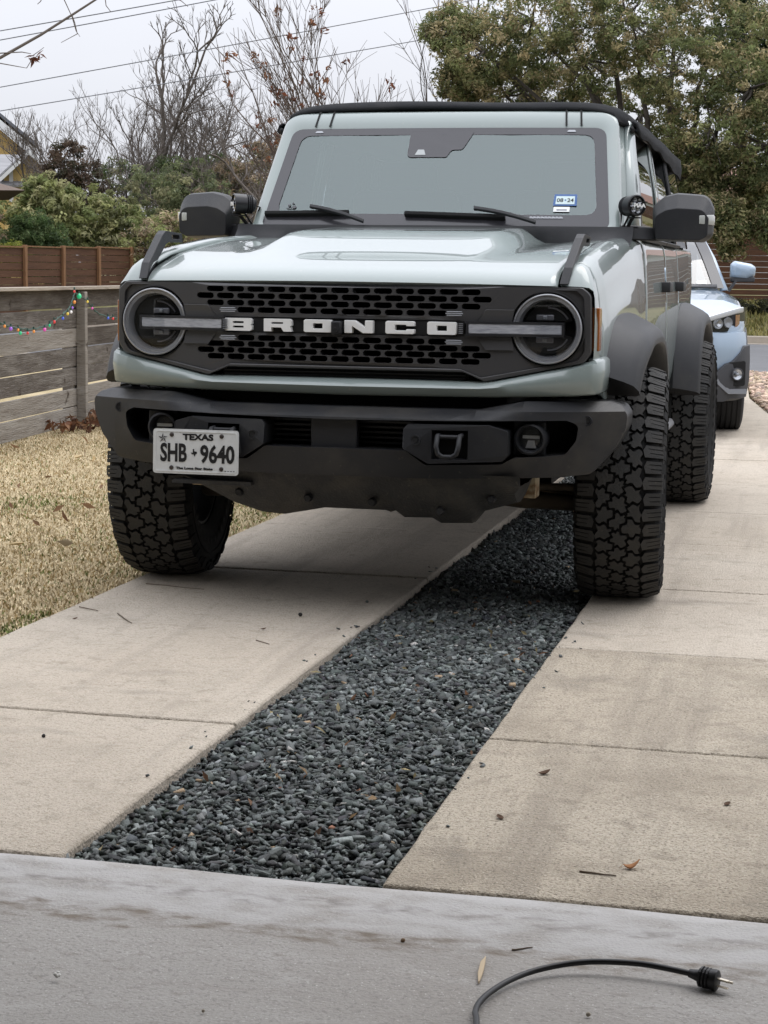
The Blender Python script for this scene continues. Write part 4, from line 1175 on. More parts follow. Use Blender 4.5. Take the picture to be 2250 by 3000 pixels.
def make_suv():
    suv = empty('off_road_suv', (0, 1.5, 0), label='sage grey off-road SUV with black bumper, soft top and chunky tyres, on the driveway', cat='car')
    # ---------------------------------------------------------- hood
    hood = MB()
    ys = [-.745, -.74, -.732, -.72, -.70, -.67, -.63, -.57, -.5, -.42, -.34, -.26, -.18, -.1, 0, .1, .2, .3, .4, .5, .56, .60]
    xs = [-.695 + 1.39 * i / 48 for i in range(49)]
    rows = []
    for i, y in enumerate(ys):
        rows.append([(x, y + front_y(x) * .8 * (1 - sstep(-.6, .3, y)), hood_z(x, y)) for x in xs])
    front = [[(x, y + .012, z - .012) for x, y, z in rows[0]], ]
    hood.loft(front + rows)
    hood = hood.build('hood', PAINT, suv, smooth=60, solid=.012)
    # fender tops and sides, doors, quarters
    def xw(y): return interp([(-.72, .790), (-.66, .812), (-.58, .826), (-.45, .834), (-.2, .838), (.2, .842), (.6, .844), (2.5, .838), (3.76, .815)], y)
    def zbot(y):
        z = .53
        for yc in (0.0, 2.949):
            t = abs(y - yc) / .50
            if t < 1: z = max(z, .42 + .50 * (1 - t ** 2.8) ** (1 / 2.8))
        if y < -.5: z = max(z, interp([(-.72, .80), (-.5, .74)], y))
        return z
    def section(y):
        w = sstep(.55, .85, y)
        b = hood_z(.70, y)
        A = [(.703, b), (.745, b + .010), (.79, b + .008), (.825, b - .008), (.855, b - .045), (.875, b - .10), (.888, b - .17)]
        B = [(.795, 1.287), (.81, 1.288), (.83, 1.284), (.850, 1.270), (.868, 1.235), (.882, 1.17), (.893, 1.10)]
        X = xw(y); k = (X - .703) / (.897 - .703)
        up = []
        for (xa, za), (xb, zb_) in zip(A, B):
            xa = .703 + (xa - .703) * k
            xb = .80 + (xb - .80) * max(.2, (X - .80) / .097) if xb > .80 else xb
            up.append((lerp(xa, xb, w), lerp(za, zb_, w)))
        zb = zbot(y)
        zs = up[-1][1]
        low = []
        for t in (.12, .3, .5, .7, .88, 1.0):
            z = lerp(zs, zb, t)
            bulge = .008 * math.sin(math.pi * clamp((z - .6) / .6)) 
            tuck = .035 * sstep(.75, .50, z)
            low.append((X + bulge - tuck - .004, z))
        return up + low
    def panel(name, y0, y1, n, side):
        mb = MB(); rows = []
        yy = [lerp(y0, y1, i / n) for i in range(n + 1)]
        for y in yy:
            rows.append([(side * x, y, z) for x, z in section(y)])
        mb.loft(rows)
        o = mb.build(name, PAINT, suv, smooth=50)
        md = o.modifiers.new('solid', 'SOLIDIFY'); md.thickness = .012; md.offset = -1
        return o
    for side in (-1, 1):
        panel('front_fender', -.582, .752, 56, side)
        panel('door', .760, 1.795, 16, side)
        panel('door', 1.803, 2.55, 30, side)
        panel('quarter_panel', 2.558, 3.76, 44, side)
    # tailgate and rear
    MB().box2((-.80, 3.745, .55), (.80, 3.775, 1.29)).build('tailgate', PAINT, suv, bevel=.01)
    MB().box2((-.79, 3.78, .50), (.79, 3.90, .70)).build('rear_bumper', PLASTIC, suv, bevel=.02)
    # black core added to stop light leaks and darken the openings; floor, wheel wells
    core = MB()
    core.box2((-.52, -.60, .52), (.52, .55, 1.06))
    core.box2((-.78, .62, .50), (.78, 3.70, .62))
    core.box2((-.69, -.58, .76), (.69, -.40, 1.09))
    core.box2((-.79, .56, .55), (.79, .64, 1.25))
    core.box2((-.55, .3, .36), (.55, 3.4, .50))
    core.build('dark_underbody', BLACK, suv)
    for side in (-1, 1):
        for yc in (0.0, 2.949):
            mb = MB(); rows = []
            for i in range(25):
                a = math.pi * i / 24
                c, s = math.cos(a), math.sin(a)
                r = .515
                px = yc - r * abs(c) ** .72 * (1 if c > 0 else -1)
                if yc == 0 and c > 0 and .40 + .52 * abs(s) ** .72 < .76: continue
                pz = .40 + .52 * abs(s) ** .72
                rows.append([(side * .83, px, pz), (side * .50, px, max(pz, .50)), (side * .50, yc, .62)])
            mb.loft(rows).build('wheel_liner', BLACK, suv, smooth=40)
    # ---------------------------------------------------------- flares
    def flare(yc, side, z_front, z_rear):
        mb = MB(); rows = []
        n = 34
        def arc(t, grow):
            a = math.pi * t
            c, s = math.cos(a), math.sin(a)
            ex = 2 / 3.2
            y = yc - (.505 + grow) * (abs(c) ** ex) * (1 if c > 0 else -1)
            z = .40 + (.515 + grow) * (abs(s) ** ex)
            return y, z
        def tz(zt, front):
            lo, hi = (0.0, .5) if front else (1.0, .5)
            for _ in range(30):
                m = (lo + hi) / 2
                if arc(m, 0)[1] < zt: lo = m
                else: hi = m
            return (lo + hi) / 2
        t0, t1 = tz(z_front, True), tz(z_rear, False)
        for i in range(n + 1):
            t = lerp(t0, t1, i / n)
            row = []
            for grow, x in ((.095, .820), (.104, .840), (.098, .862), (.066, .925), (.046, .953), (.018, .966), (.000, .965), (-.008, .952), (-.004, .82)):
                y, z = arc(t, grow)
                if yc == 0 and y < -.1: x = x - .038 * sstep(-.25, -.62, y)
                row.append((side * x, y, z))
            rows.append(row)
        mb.loft(rows, closed=True, caps=True)
        return mb.build('fender_flare', PLASTIC, suv, smooth=38)
    for side in (-1, 1):
        flare(0.0, side, .755, .60)
        flare(2.949, side, .58, .62)
    # ---------------------------------------------------------- grille panel
    ZC = .972
    outline = [(-.775, 1.108), (.775, 1.108), (.802, 1.085), (.806, .90), (.785, .868), (.47, .803), (.40, .832), (-.40, .832), (-.47, .803), (-.785, .868), (-.806, .90), (-.802, 1.085)]
    outline = rpoly(outline, [.02, .02, .03, .03, .03, .02, .015, .015, .02, .03, .03, .03], 3)
    # even out x samples so the plate bends smoothly
    g = MB().prism(outline, lambda a, b: (a, -.755, b), lambda a, b: (a, -.705, b)).build('grille_panel', GRILLE, suv)
    slots = MB()
    def capsule(mb, x, z, w, h, y0, y1):
        pts = []
        for k in range(7):
            a = -math.pi / 2 + math.pi * k / 6
            pts.append((x + w / 2 - h / 2 + h / 2 * math.cos(a), z + h / 2 * math.sin(a)))
        for k in range(7):
            a = math.pi / 2 + math.pi * k / 6
            pts.append((x - w / 2 + h / 2 + h / 2 * math.cos(a), z + h / 2 * math.sin(a)))
        mb.prism(pts, lambda a, b: (a, y0, b), lambda a, b: (a, y1, b))
    P = .0721; X0 = -.0125
    rowdef = [(1.089, 13), (1.066, 14), (1.043, 13), (1.020, 10), (.928, 10), (.907, 13), (.886, 14), (.865, 13)]
    for z, n in rowdef:
        for i in range(n):
            capsule(slots, X0 + (i - (n - 1) / 2) * P, z, .0612, .0190, -.80, -.66)
    capsule(slots, X0, ZC, .845, .052, -.80, -.735)   # recess that carries the lettering
    for s in (-1, 1):
        c = MB()
        pts = [(s * .666 + .121 * math.cos(2 * math.pi * k / 48), ZC + .003 + .121 * math.sin(2 * math.pi * k / 48)) for k in range(48)]
        slots.prism(pts, lambda a, b: (a, -.80, b), lambda a, b: (a, -.65, b))
    cut(g, slots)
    bm = bmesh.new(); bm.from_mesh(g.data)
    for k in range(1, 17):
        x = -.82 + 1.64 * k / 17
        if abs(x) < .50: continue
        bmesh.ops.bisect_plane(bm, geom=bm.verts[:] + bm.edges[:] + bm.faces[:], plane_co=(x, 0, 0), plane_no=(1, 0, 0))
    for v in bm.verts:
        v.co.y += front_y(v.co.x) * 1.0 + .010 * clamp((1.108 - v.co.z) / .3)
    bm.to_mesh(g.data); bm.free()
    g.data.materials.append(GRILLE)
    md = g.modifiers.new('bevel', 'BEVEL'); md.width = .0024; md.segments = 2; md.limit_method = 'ANGLE'; md.angle_limit = math.radians(50)
    # raised rim round the panel, shallow steps beside the lamps
    rim = MB()
    inner = [(x * .972, ZC + (z - ZC) * .93) for x, z in outline]
    rim.ring(outline, inner, lambda a, b: (a, -.7565 + front_y(a) + .010 * clamp((1.108 - b) / .3), b), lambda a, b: (a, -.766 + front_y(a) + .010 * clamp((1.108 - b) / .3), b))
    rim.build('grille_rim', GRILLE, suv, bevel=.003)
    # wedge-shaped pads between the slots and the lamps, above and below the lamp bar
    for s in (-1, 1):
        for zz in ((.995, 1.035), (.945, .905)):
            pts = [(.44, zz[0]), (.553, zz[0]), (.560, zz[1]), (.47, zz[1])]
            mb = MB().prism(pts, lambda a, b: (s * a, -.757 + front_y(a) + .010 * clamp((1.108 - b) / .3), b),
                            lambda a, b: (s * a, -.757 + front_y(a) - .006 * (1 - abs(b - zz[1]) / .04) + .006, b))
            # leaning facet
            mb.build('grille_facet', GRILLE, suv, bevel=.002)
        for zz in (1.020, .928):
            for k in range(3):
                MB().box((X0 + s * .382, -.7555, zz + (k - 1) * .0058), (.058 - abs(k - 1) * .008, .006, .0034)).build('louvre', GREYRING, suv, bevel=.001)
    # lower grille mouth
    MB().box2((-.43, -.70, .795), (.41, -.62, .832)).build('lower_mouth', BLACK, suv)
    for k in range(2):
        MB().box2((-.42, -.712, .805 + k * .012), (.40, -.700, .809 + k * .012)).build('mouth_slat', PLASTIC, suv)
    # lettering
    def letters():
        W, H = .0955, .0415
        step = (.377 + .407 - W) / 5
        t = .0105
        L = {
            'B': [[(0, 0), (.93, 0), (1, .12), (1, .42), (.95, .5), (1, .58), (1, .88), (.93, 1), (0, 1)], [[(.30, .24), (.70, .24), (.70, .40), (.30, .40)], [(.30, .60), (.70, .60), (.70, .76), (.30, .76)]]],
            'R': [[(0, 0), (.27, 0), (.27, .32), (.62, .32), (.72, 0), (1, 0), (.95, .40), (1, .5), (1, .88), (.93, 1), (0, 1)], [[(.28, .60), (.70, .60), (.70, .74), (.28, .74)]]],
            'O': [[(.05, 0), (.95, 0), (1, .1), (1, .9), (.95, 1), (.05, 1), (0, .9), (0, .1)], [[(.33, .30), (.67, .30), (.67, .70), (.33, .70)]]],
            'N': [[(0, 0), (.27, 0), (.27, .55), (.66, 0), (1, 0), (1, 1), (.73, 1), (.73, .45), (.36, 1), (0, 1)], []],
            'C': [[(.05, 0), (.95, 0), (1, .1), (1, .38), (.72, .38), (.72, .28), (.33, .28), (.33, .72), (.72, .72), (.72, .62), (1, .62), (1, .9), (.95, 1), (.05, 1), (0, .9), (0, .1)], []]}
        for i, ch in enumerate('BRONCO'):
            x0 = -.407 + i * step
            poly, holes = L[ch]
            pm = lambda q: [(x0 + a * W, ZC - H / 2 + b * H) for a, b in q]
            o = MB().prism(pm(poly), lambda a, b: (a, -.766 + front_y(a), b), lambda a, b: (a, -.735, b)).build('letter', WHITE, suv)
            if holes:
                c = MB()
                for hh in holes: c.prism(pm(hh), lambda a, b: (a, -.80, b), lambda a, b: (a, -.70, b))
                cut(o, c); o.data.materials.clear(); o.data.materials.append(WHITE)
            md = o.modifiers.new('bevel', 'BEVEL'); md.width = .0018; md.segments = 2; md.limit_method = 'ANGLE'; md.angle_limit = math.radians(50)
    letters()
    MB().box2((-.425, -.7385, ZC - .024), (.40, -.7335, ZC + .024)).build('lettering_recess', BLACK, suv)
    # camera between O and N
    cm = MB().box((-.0175, -.765, ZC - .004), (.034, .040, .044)).build('front_camera', PLASTIC, suv, bevel=.005)
    MB().lathe([(-.785, 0), (-.785, .008), (-.782, .009)], 16, (-.0175, -.003, ZC - .012), 'Y').build('camera_lens', BLACK, cm, smooth=60)
    # ---------------------------------------------------------- headlamps
    RINGM = mat('lamp_ring_grey', (.27, .275, .29), .2, metal=.25, coat=.8)
    LAMPIN = mat('lamp_inner', (.24, .24, .26), .22, metal=.4)
    for s in (-1, 1):
        cx = s * .666; cy = front_y(.666) - .755; cz = ZC + .003
        hl = MB().lathe([(cy + .075, 0), (cy + .075, .10), (cy + .03, .121), (cy - .004, .1215), (cy - .006, .118), (cy + .02, .116)], 48, (cx, 0, cz), 'Y').build('headlight', BLACK, suv, smooth=40)
        MB().lathe([(cy + .01, .1135), (cy - .010, .1125), (cy - .013, .1095), (cy - .012, .1065), (cy - .006, .1055), (cy - .007, .104), (cy - .005, .095), (cy + .008, .0905), (cy + .03, .088)], 64, (cx, 0, cz), 'Y').build('lamp_ring', RINGM, hl, smooth=40)
        # reflector halves behind the lens
        for k, zz in ((1, .040), (-1, -.040)):
            bm_ = MB()
            pts = []
            for i in range(13):
                a = math.radians(18 + 144 * i / 12)
                pts.append((.082 * math.cos(a), k * .082 * math.sin(a)))
            bm_.prism(pts, lambda a, b: (cx + a, cy + .030, cz + b), lambda a, b: (cx + a * .75, cy + .062, cz + b * .8))
            bm_.build('reflector', BLACK, hl, bevel=.002)
            MB().box((cx - s * .012, cy + .030, cz + k * .036), (.058, .012, .020)).build('projector', LAMPIN, hl, bevel=.004)
            MB().box((cx - s * .012, cy + .024, cz + k * .036), (.016, .010, .016)).build('projector', GREYRING, hl, bevel=.004)
            MB().tube([(cx + .070 * math.cos(math.radians(a_)), cy + .026, cz + k * .068 * math.sin(math.radians(a_))) for a_ in range(28, 100, 8)], .0035, 6).build('highlight_arc', LAMPIN, hl, smooth=60)  # pale tube shaped as a curved highlight inside the lamp
        # frosted bar running from the lamp towards the lettering
        x0, x1 = s * .415, s * .715
        bar = MB()
        pts = [(x0, cz - .0195), (x0, cz + .0155), (x1, cz + .0155), (x1, cz - .0195)]
        bar.prism(pts, lambda a, b: (a, -.752 + front_y(a) * 1.05 - .020, b), lambda a, b: (a, -.752 + front_y(a), b))
        bo = bar.build('daytime_bar', DRL, hl, bevel=.004)
        bar2 = MB()
        bar2.ring([(min(x0, x1) - .006, cz - .0255), (max(x0, x1) + .006, cz - .0255), (max(x0, x1) + .006, cz + .0215), (min(x0, x1) - .006, cz + .0215)],
                  [(min(x0, x1) + .001, cz - .0185), (max(x0, x1) - .001, cz - .0185), (max(x0, x1) - .001, cz + .0145), (min(x0, x1) + .001, cz + .0145)],
                  lambda a, b: (a, -.752 + front_y(a) * 1.05 - .022, b), lambda a, b: (a, -.748 + front_y(a), b))
        bar2.build('bar_frame', PLASTIC, hl)
        dome = [(cy - .004 - .016 * (1 - (r / .112) ** 2), r) for r in [.112 * i / 8 for i in range(9)]]
        MB().lathe(dome, 48, (cx, 0, cz), 'Y').build('lens', LENS, hl, smooth=180)
        # ribbed post at the inner end of the bar
        for k in range(6):
            MB().box((s * .398 + X0 * .5, -.757, cz - .017 + k * .006), (.014, .006, .0026)).build('ribbed_strip', GREYRING, suv)
    # amber side markers at the corners of the panel
    for s in (-1, 1):
        mb = MB()
        pts = [(-.650, .905), (-.615, .905), (-.608, .92), (-.608, 1.035), (-.620, 1.045), (-.648, 1.045)]
        mb.prism(pts, lambda a, b: (s * (.8275 + .06 * (a + .63)), a, b), lambda a, b: (s * .80, a, b)).build('side_marker', AMBER, suv, bevel=.003)
    # ---------------------------------------------------------- painted nose surround (strip below the grille and up the corners)
    val = MB(); rows = []
    def vz_top(a): return interp([(0, .800), (.47, .800), (.60, .826), (.785, .866), (.84, .885), (.90, .90)], a)
    def vz_bot(a): return interp([(0, .748), (.5, .752), (.75, .760), (.84, .768), (.90, .77)], a)
    path = [(-.836, -.50), (-.836, -.56), (-.832, -.625), (-.818, -.676)] + [(x, -.7515 + front_y(x) * .95 + .010) for x in [-.80 + .05 * i for i in range(33)]] + [(.818, -.676), (.832, -.625), (.836, -.56), (.836, -.50)]
    for x, y in path:
        a = abs(x)
        zt, zb = vz_top(min(a, .86)), vz_bot(min(a, .86))
        nx = (1 if x > 0 else -1) * sstep(.78, .832, a); ny = -(1 - sstep(.79, .836, a))
        rows.append([(x - nx * .03, y - ny * .05, zt + .004), (x, y, zt), (x + nx * .010, y + ny * .022, zt - .010), (x + nx * .014, y + ny * .030, lerp(zt, zb, .42)), (x + nx * .006, y + ny * .016, zb + .006), (x, y + ny * .008, zb), (x - nx * .03, y - ny * .06, zb)])
    val.loft(rows).build('nose_surround', PAINT, suv, smooth=50)
    # rounded fender corner between the grille panel, the hood edge and the wheel arch
    for s in (-1, 1):
        sec = section(-.58)
        fc = [(.703, 1.113), (.735, 1.112), (.768, 1.111), (.792, 1.108), (.806, 1.098), (.811, 1.075), (.8125, 1.04), (.813, 1.0), (.813, .96), (.813, .92), (.812, .885), (.808, .865), (.803, .855)]
        F = [(x, -.750 + front_y(x) + .006, z) for x, z in fc]
        S = [(x, -.58, z) for x, z in sec]
        S[-1] = (S[-1][0], S[-1][1], .83); S[-2] = (S[-2][0], S[-2][1], .86); S[-3] = (S[-3][0], -.58, .92)
        rows = [[(s * p[0], p[1] + .03, p[2] - .012) for p in F]]
        for k in range(11):
            f = k / 10
            e = math.sin(f * math.pi / 2) ** .85
            rows.append([(s * lerp(p[0], q[0], e), lerp(p[1], q[1], f), lerp(p[2], q[2], e)) for p, q in zip(F, S)])
        MB().loft(rows).build('fender_corner', PAINT, suv, smooth=70)
    # ---------------------------------------------------------- trail sights
    for s in (-1, 1):
        prof = [(-.745, 1.118), (-.700, 1.118), (-.640, 1.165), (-.505, 1.238), (-.47, 1.246), (-.33, 1.246), (-.33, 1.278), (-.50, 1.284), (-.535, 1.270), (-.70, 1.172)]
        mb = MB().prism(prof, lambda a, b: (s * (.700 + (b - 1.118) * .12), a + front_y(.7) * .8, b), lambda a, b: (s * (.728 + (b - 1.118) * .12), a + front_y(.7) * .8, b))
        o = mb.build('trail_sight', PLASTIC, suv)
        c = MB().box((s * .73, -.40 + front_y(.7) * .8, 1.264), (.2, .075, .014))
        cut(o, c); o.data.materials.clear(); o.data.materials.append(PLASTIC)
        md = o.modifiers.new('bevel', 'BEVEL'); md.width = .003; md.segments = 2; md.limit_method = 'ANGLE'; md.angle_limit = math.radians(40)
    # ---------------------------------------------------------- bumper
    def by(x): return .235 * (abs(x) / .92) ** 2.6
    half = [(0, .712), (.455, .712), (.60, .742), (.86, .742), (.905, .728), (.922, .70), (.918, .655), (.885, .590), (.815, .508), (.70, .498), (.30, .490), (0, .490)]
    full = half[:-1] + [(-x, z) for x, z in reversed(half[1:])]
    rad = [0, .03, .03, .04, .03, .03, .05, .05, .04, .05, .03]
    full_r = rpoly(full, rad + [0] + list(reversed(rad[1:])), 4)
    b = MB().prism(full_r, lambda a, z: (a, -.862, z), lambda a, z: (a, -.68, z)).build('bumper', PLASTIC_D, suv)
    hole_h = [(0, .676), (.74, .684), (.775, .668), (.768, .618), (.735, .572), (.575, .562), (.54, .542), (.30, .536), (.235, .582), (0, .582)]
    hole = hole_h[:-1] + [(-x, z) for x, z in reversed(hole_h[1:])]
    hr = [0, .02, .02, .03, .03, .02, .02, .02, .01]
    hole = rpoly(hole, hr + [0] + list(reversed(hr[1:])), 3)
    cut(b, MB().prism(hole, lambda a, z: (a, -.95, z), lambda a, z: (a, -.60, z)))
    bm = bmesh.new(); bm.from_mesh(b.data)
    for k in range(-11, 12):
        bmesh.ops.bisect_plane(bm, geom=bm.verts[:] + bm.edges[:] + bm.faces[:], plane_co=(k * .075 + .001, 0, 0), plane_no=(1, 0, 0))
    for z in (.52, .684, .712):
        bmesh.ops.bisect_plane(bm, geom=bm.verts[:] + bm.edges[:] + bm.faces[:], plane_co=(0, 0, z), plane_no=(0, 0, 1))
    for v in bm.verts:
        fr = v.co.y < -.80
        v.co.y += by(v.co.x)
        ztop = interp([(0, .712), (.455, .712), (.60, .742), (.9, .742)], abs(v.co.x))
        if fr:
            d = clamp((v.co.z - (ztop - .029)) / .029); v.co.y += .050 * d      # sloping top facet
            d = clamp((.545 - v.co.z) / .06); v.co.y += .030 * d                     # lower lip tucks under
    bm.to_mesh(b.data); bm.free()
    b.data.materials.clear(); b.data.materials.append(PLASTIC_D)
    b.data.shade_smooth(); b.data.set_sharp_from_angle(angle=math.radians(32))
    md = b.modifiers.new('bevel', 'BEVEL'); md.width = .006; md.segments = 3; md.limit_method = 'ANGLE'; md.angle_limit = math.radians(38)
    # dark backing and slats in the mouth
    bk = MB(); rows = []
    for i in range(31):
        x = -.84 + 1.68 * i / 30
        rows.append([(x, -.70 + by(x), .53), (x, -.70 + by(x), .70)])
    bk.loft(rows).build('bumper_backing', BLACK, suv)
    for k in range(5):
        MB().box2((-.26, -.76, .592 + k * .017), (.26, -.74, .599 + k * .017)).build('intake_slat', PLASTIC, suv)
    MB().box2((-.085, -.835, .578), (.070, -.80, .680)).build('radar_cover', PLASTIC, suv, bevel=.004)
    # tow-hook blocks and fog lamps
    FOGR = mat('fog_reflector', (.42, .42, .41), .3, metal=.4)
    for s in (-1, 1):
        bl = rpoly([(.232, .652), (.245, .668), (.50, .668), (.562, .650), (.562, .572), (.545, .552), (.31, .542), (.232, .590)], .01, 2)
        o = MB().prism(bl, lambda a, z: (s * a, -.872 + by(a) - .020 * clamp(1 - abs(z - .605) / .06), z), lambda a, z: (s * a, -.76 + by(a), z)).build('hook_block', PLASTIC, suv)
        cut(o, MB().box2((s * .322, -1.0, .556) if s > 0 else (s * .436, -1.0, .556), (s * .436, -.80, .650) if s > 0 else (s * .322, -.80, .650)))
        o.data.materials.clear(); o.data.materials.append(PLASTIC)
        md = o.modifiers.new('bevel', 'BEVEL'); md.width = .006; md.segments = 2; md.limit_method = 'ANGLE'; md.angle_limit = math.radians(35)
        MB().box2((s * .379 - .056, -.80, .557), (s * .379 + .056, -.79, .649)).build('hook_pocket', BLACK, suv)
        hk = MB()
        hk.tube([(s * .379 - .036, -.82, .634), (s * .379 - .036, -.865, .632), (s * .379 - .036, -.885, .600), (s * .379 - .030, -.886, .578), (s * .379 - .014, -.886, .568), (s * .379 + .014, -.886, .568), (s * .379 + .030, -.886, .578), (s * .379 + .036, -.885, .600), (s * .379 + .036, -.865, .632), (s * .379 + .036, -.82, .634)], .0085, 8)
        hk.tube([(s * .379 - .042, -.858, .630), (s * .379 + .042, -.858, .630)], .007, 8)
        hk.build('tow_hook', PLASTIC, suv, smooth=50)
        # fog lamp
        fx, fz, fy = s * .625, .622, -.800 + by(.625)
        MB().box2((fx - .06, fy - .012, .566), (fx + .045, fy + .02, .678)).build('fog_panel', PLASTIC, suv, bevel=.004)
        fg = MB().lathe([(fy + .05, .052), (fy - .035, .054), (fy - .048, .050), (fy - .050, .044), (fy - .036, .039), (fy + .0, .036), (fy + .01, .0)], 36, (fx, 0, fz), 'Y').build('fog_lamp', PLASTIC, suv, smooth=40)
        MB().lathe([(fy - .012, .0), (fy - .006, .014), (fy - .004, .034)], 24, (fx, 0, fz), 'Y').build('reflector', FOGR, fg, smooth=60)
        MB().box((fx, fy - .018, fz + .006), (.055, .004, .010)).build('reflector_bar', FOGR, fg)
        MB().prism([(fx - .018, fz - .030), (fx + .018, fz - .030), (fx + .010, fz - .006), (fx - .010, fz - .006)], lambda a, b: (a, fy - .020, b), lambda a, b: (a, fy - .010, b)).build('reflector_fan', CHROME, fg)
        MB().lathe([(fy - .038, 0), (fy - .034, .02), (fy - .026, .038)], 24, (fx, 0, fz), 'Y').build('lens', LENS, fg, smooth=180)
        # parking sensors
        for sx, sz in ((.800, .682), (.272, .618)):
            yy = -.862 + by(sx) - (.014 if sx < .5 else 0) + (.0 if sx < .5 else .004)
            MB().lathe([(yy - .001, 0), (yy - .004, .009), (yy - .003, .011), (yy - .006, .012), (yy - .006, .0165), (yy + .01, .018)], 20, (s * sx, 0, sz), 'Y').build('parking_sensor', PLASTIC, suv, smooth=30)
            MB().lathe([(yy - .0045, 0), (yy - .005, .008), (yy - .003, .0085)], 16, (s * sx, 0, sz), 'Y').build('sensor_eye', BLACK, suv)
    # ---------------------------------------------------------- skid plate and underparts
    sk = MB(); rows = []
    edge = [(-.60, .47), (-.565, .445), (-.40, .367), (-.30, .338), (-.22, .333), (-.08, .361), (.165, .361), (.195, .340), (.29, .342), (.32, .326), (.425, .330), (.458, .370), (.575, .405), (.60, .47)]
    xs = sorted(set([e[0] for e in edge] + [e[0] + .012 for e in edge[:-1]] + [-.6 + .04 * k for k in range(31)]))
    xs = [x for x in xs if x <= .6]
    for x in xs:
        zb = interp(edge, x)
        rib = .010 * (sstep(-.34, -.32, x) - sstep(-.24, -.22, x) + sstep(.20, .215, x) - sstep(.40, .415, x))
        rows.append([(x, -.80, .505), (x, -.782, .488), (x, -.775 - rib * .4, .470), (x, -.735 - rib, lerp(.47, zb, .45)), (x, -.69 - rib, lerp(.47, zb, .85)), (x, -.665, zb), (x, -.60, zb - .004), (x, -.40, zb + .02), (x, -.38, .55)])
    sk.loft(rows).build('skid_plate', SKID, suv, smooth=28)
    for bx, bz in ((-.36, .41), (-.12, .40), (.10, .395), (.33, .375), (.50, .42)):
        MB().lathe([(-.748, 0), (-.748, .010), (-.742, .014), (-.72, .014)], 12, (bx, 0, bz), 'Y').build('skid_bolt', PLASTIC, suv, smooth=40)
    MB().box2((-.575, -.80, .440), (-.30, -.74, .452)).build('skid_lip', SKID, suv)
    for s in (-1, 1):
        MB().tube([(s * .28, -.30, .40), (s * .50, -.12, .35), (s * .72, -.02, .33)], [.035, .032, .028], 8).build('control_arm', RUST, suv, smooth=60)
        MB().tube([(s * .30, .25, .40), (s * .52, .12, .35), (s * .72, .02, .33)], [.035, .032, .028], 8).build('control_arm', RUST, suv, smooth=60)
        MB().tube([(s * .20, -.16, .42), (s * .45, -.14, .40), (s * .74, -.13, .40)], .014, 8).build('tie_rod', RUST, suv, smooth=60)
        MB().box2((s * .56 - .05, -.50, .40), (s * .56 + .05, -.42, .485)).build('frame_end', mat('frame_tag', (.42, .36, .24), .7, noise=[(20, 4, (.20, .12, .06), .45, .6)]), suv, bevel=.004)
        MB().tube([(s * .60, .0, .42), (s * .58, .03, .85)], .045, 10).build('damper', PLASTIC, suv, smooth=60)
    MB().lathe([(-.14, .0), (-.12, .09), (0, .13), (.12, .09), (.14, .0)], 16, (.0, -.02, .40), 'X').build('differential', RUST, suv, smooth=60)
    # ---------------------------------------------------------- wheels
    tb = make_tyre(); tops = list(tb.tops); tm = tb.mesh('tyre')
    tm.shade_smooth(); tm.set_sharp_from_angle(angle=math.radians(28)); tm.materials.append(RUBBER); tm.materials.append(TREAD)
    for i in tops: tm.polygons[i].material_index = 1
    RIMM = mat('dark_wheel', (.05, .051, .053), .4, metal=.6, noise=[(10, 4, (.09, .085, .075), .5, .8)])
    rims = {s: make_rim(side=s).mesh('rim') for s in (-1, 1)}
    for me in rims.values():
        me.shade_smooth(); me.set_sharp_from_angle(angle=math.radians(40)); me.materials.append(RIMM)
    for s in (-1, 1):
        for yc in (0.0, 2.949):
            w = empty('wheel', (s * .850, yc, .4125), parent=suv)
            w.rotation_euler = (0.6 * s + yc, 0, math.radians(4.0) if yc == 0 else 0)
            w.rotation_mode = 'XYZ'
            for nm, me in (('tyre', tm), ('rim', rims[s])):
                o = bpy.data.objects.new(nm, me); COL.objects.link(o); o.parent = w
    # ---------------------------------------------------------- windscreen frame and glass
    O = Vector((0, .637, 1.340)); T = Vector((0, .283, .393)).normalized(); Nn = Vector((0, -T.z, T.y))
    def ws(x, t, out=0.0):
        # slight barrel curve in plan
        return O + T * t + Nn * out + Vector((x, -.045 * (1 - (x / .7) ** 2), 0))
    outer = rpoly([(-.752, -.035), (.752, -.035), (.690, .575), (-.690, .575)], [.01, .01, .085, .085], 8)
    gl = rpoly([(-.706, -.015), (.706, -.015), (.650, .486), (-.650, .486)], [.03, .03, .055, .055], 8)
    outer = rpoly([(-.752, -.035), (.752, -.035), (.690, .575), (-.690, .575)], [.03, .03, .085, .085], 8)
    def seg_ring(poly, n=4):
        out = []
        for a, b_ in zip(poly, poly[1:] + poly[:1]):
            for k in range(n): out.append((lerp(a[0], b_[0], k / n), lerp(a[1], b_[1], k / n)))
        return out
    O2, G2 = seg_ring(outer), seg_ring(gl)
    fr = MB(); n = len(O2)
    rows = [[ws(*p, .004) for p in G2], [ws(*p, .010) for p in [(lerp(a[0], c[0], .25), lerp(a[1], c[1], .25)) for a, c in zip(G2, O2)]],
            [ws(*p, .010) for p in [(lerp(a[0], c[0], .8), lerp(a[1], c[1], .8)) for a, c in zip(G2, O2)]],
            [ws(*p, .0) for p in O2], [ws(*p, -.02) + Vector((0, .05, 0)) for p in O2], [ws(p[0] * 1.030, p[1], -.02) + Vector((0, .12, 0)) for p in O2]]
    fr.loft(rows, closed=True).build('windscreen_frame', PAINT, suv, smooth=45)
    gi = rpoly([(-.652, .048), (.652, .048), (.606, .450), (-.606, .450)], [.05, .05, .05, .05], 8)
    GI = seg_ring(gi)
    FRIT = mat('frit_band', (.034, .033, .038), .22, coat=.4)
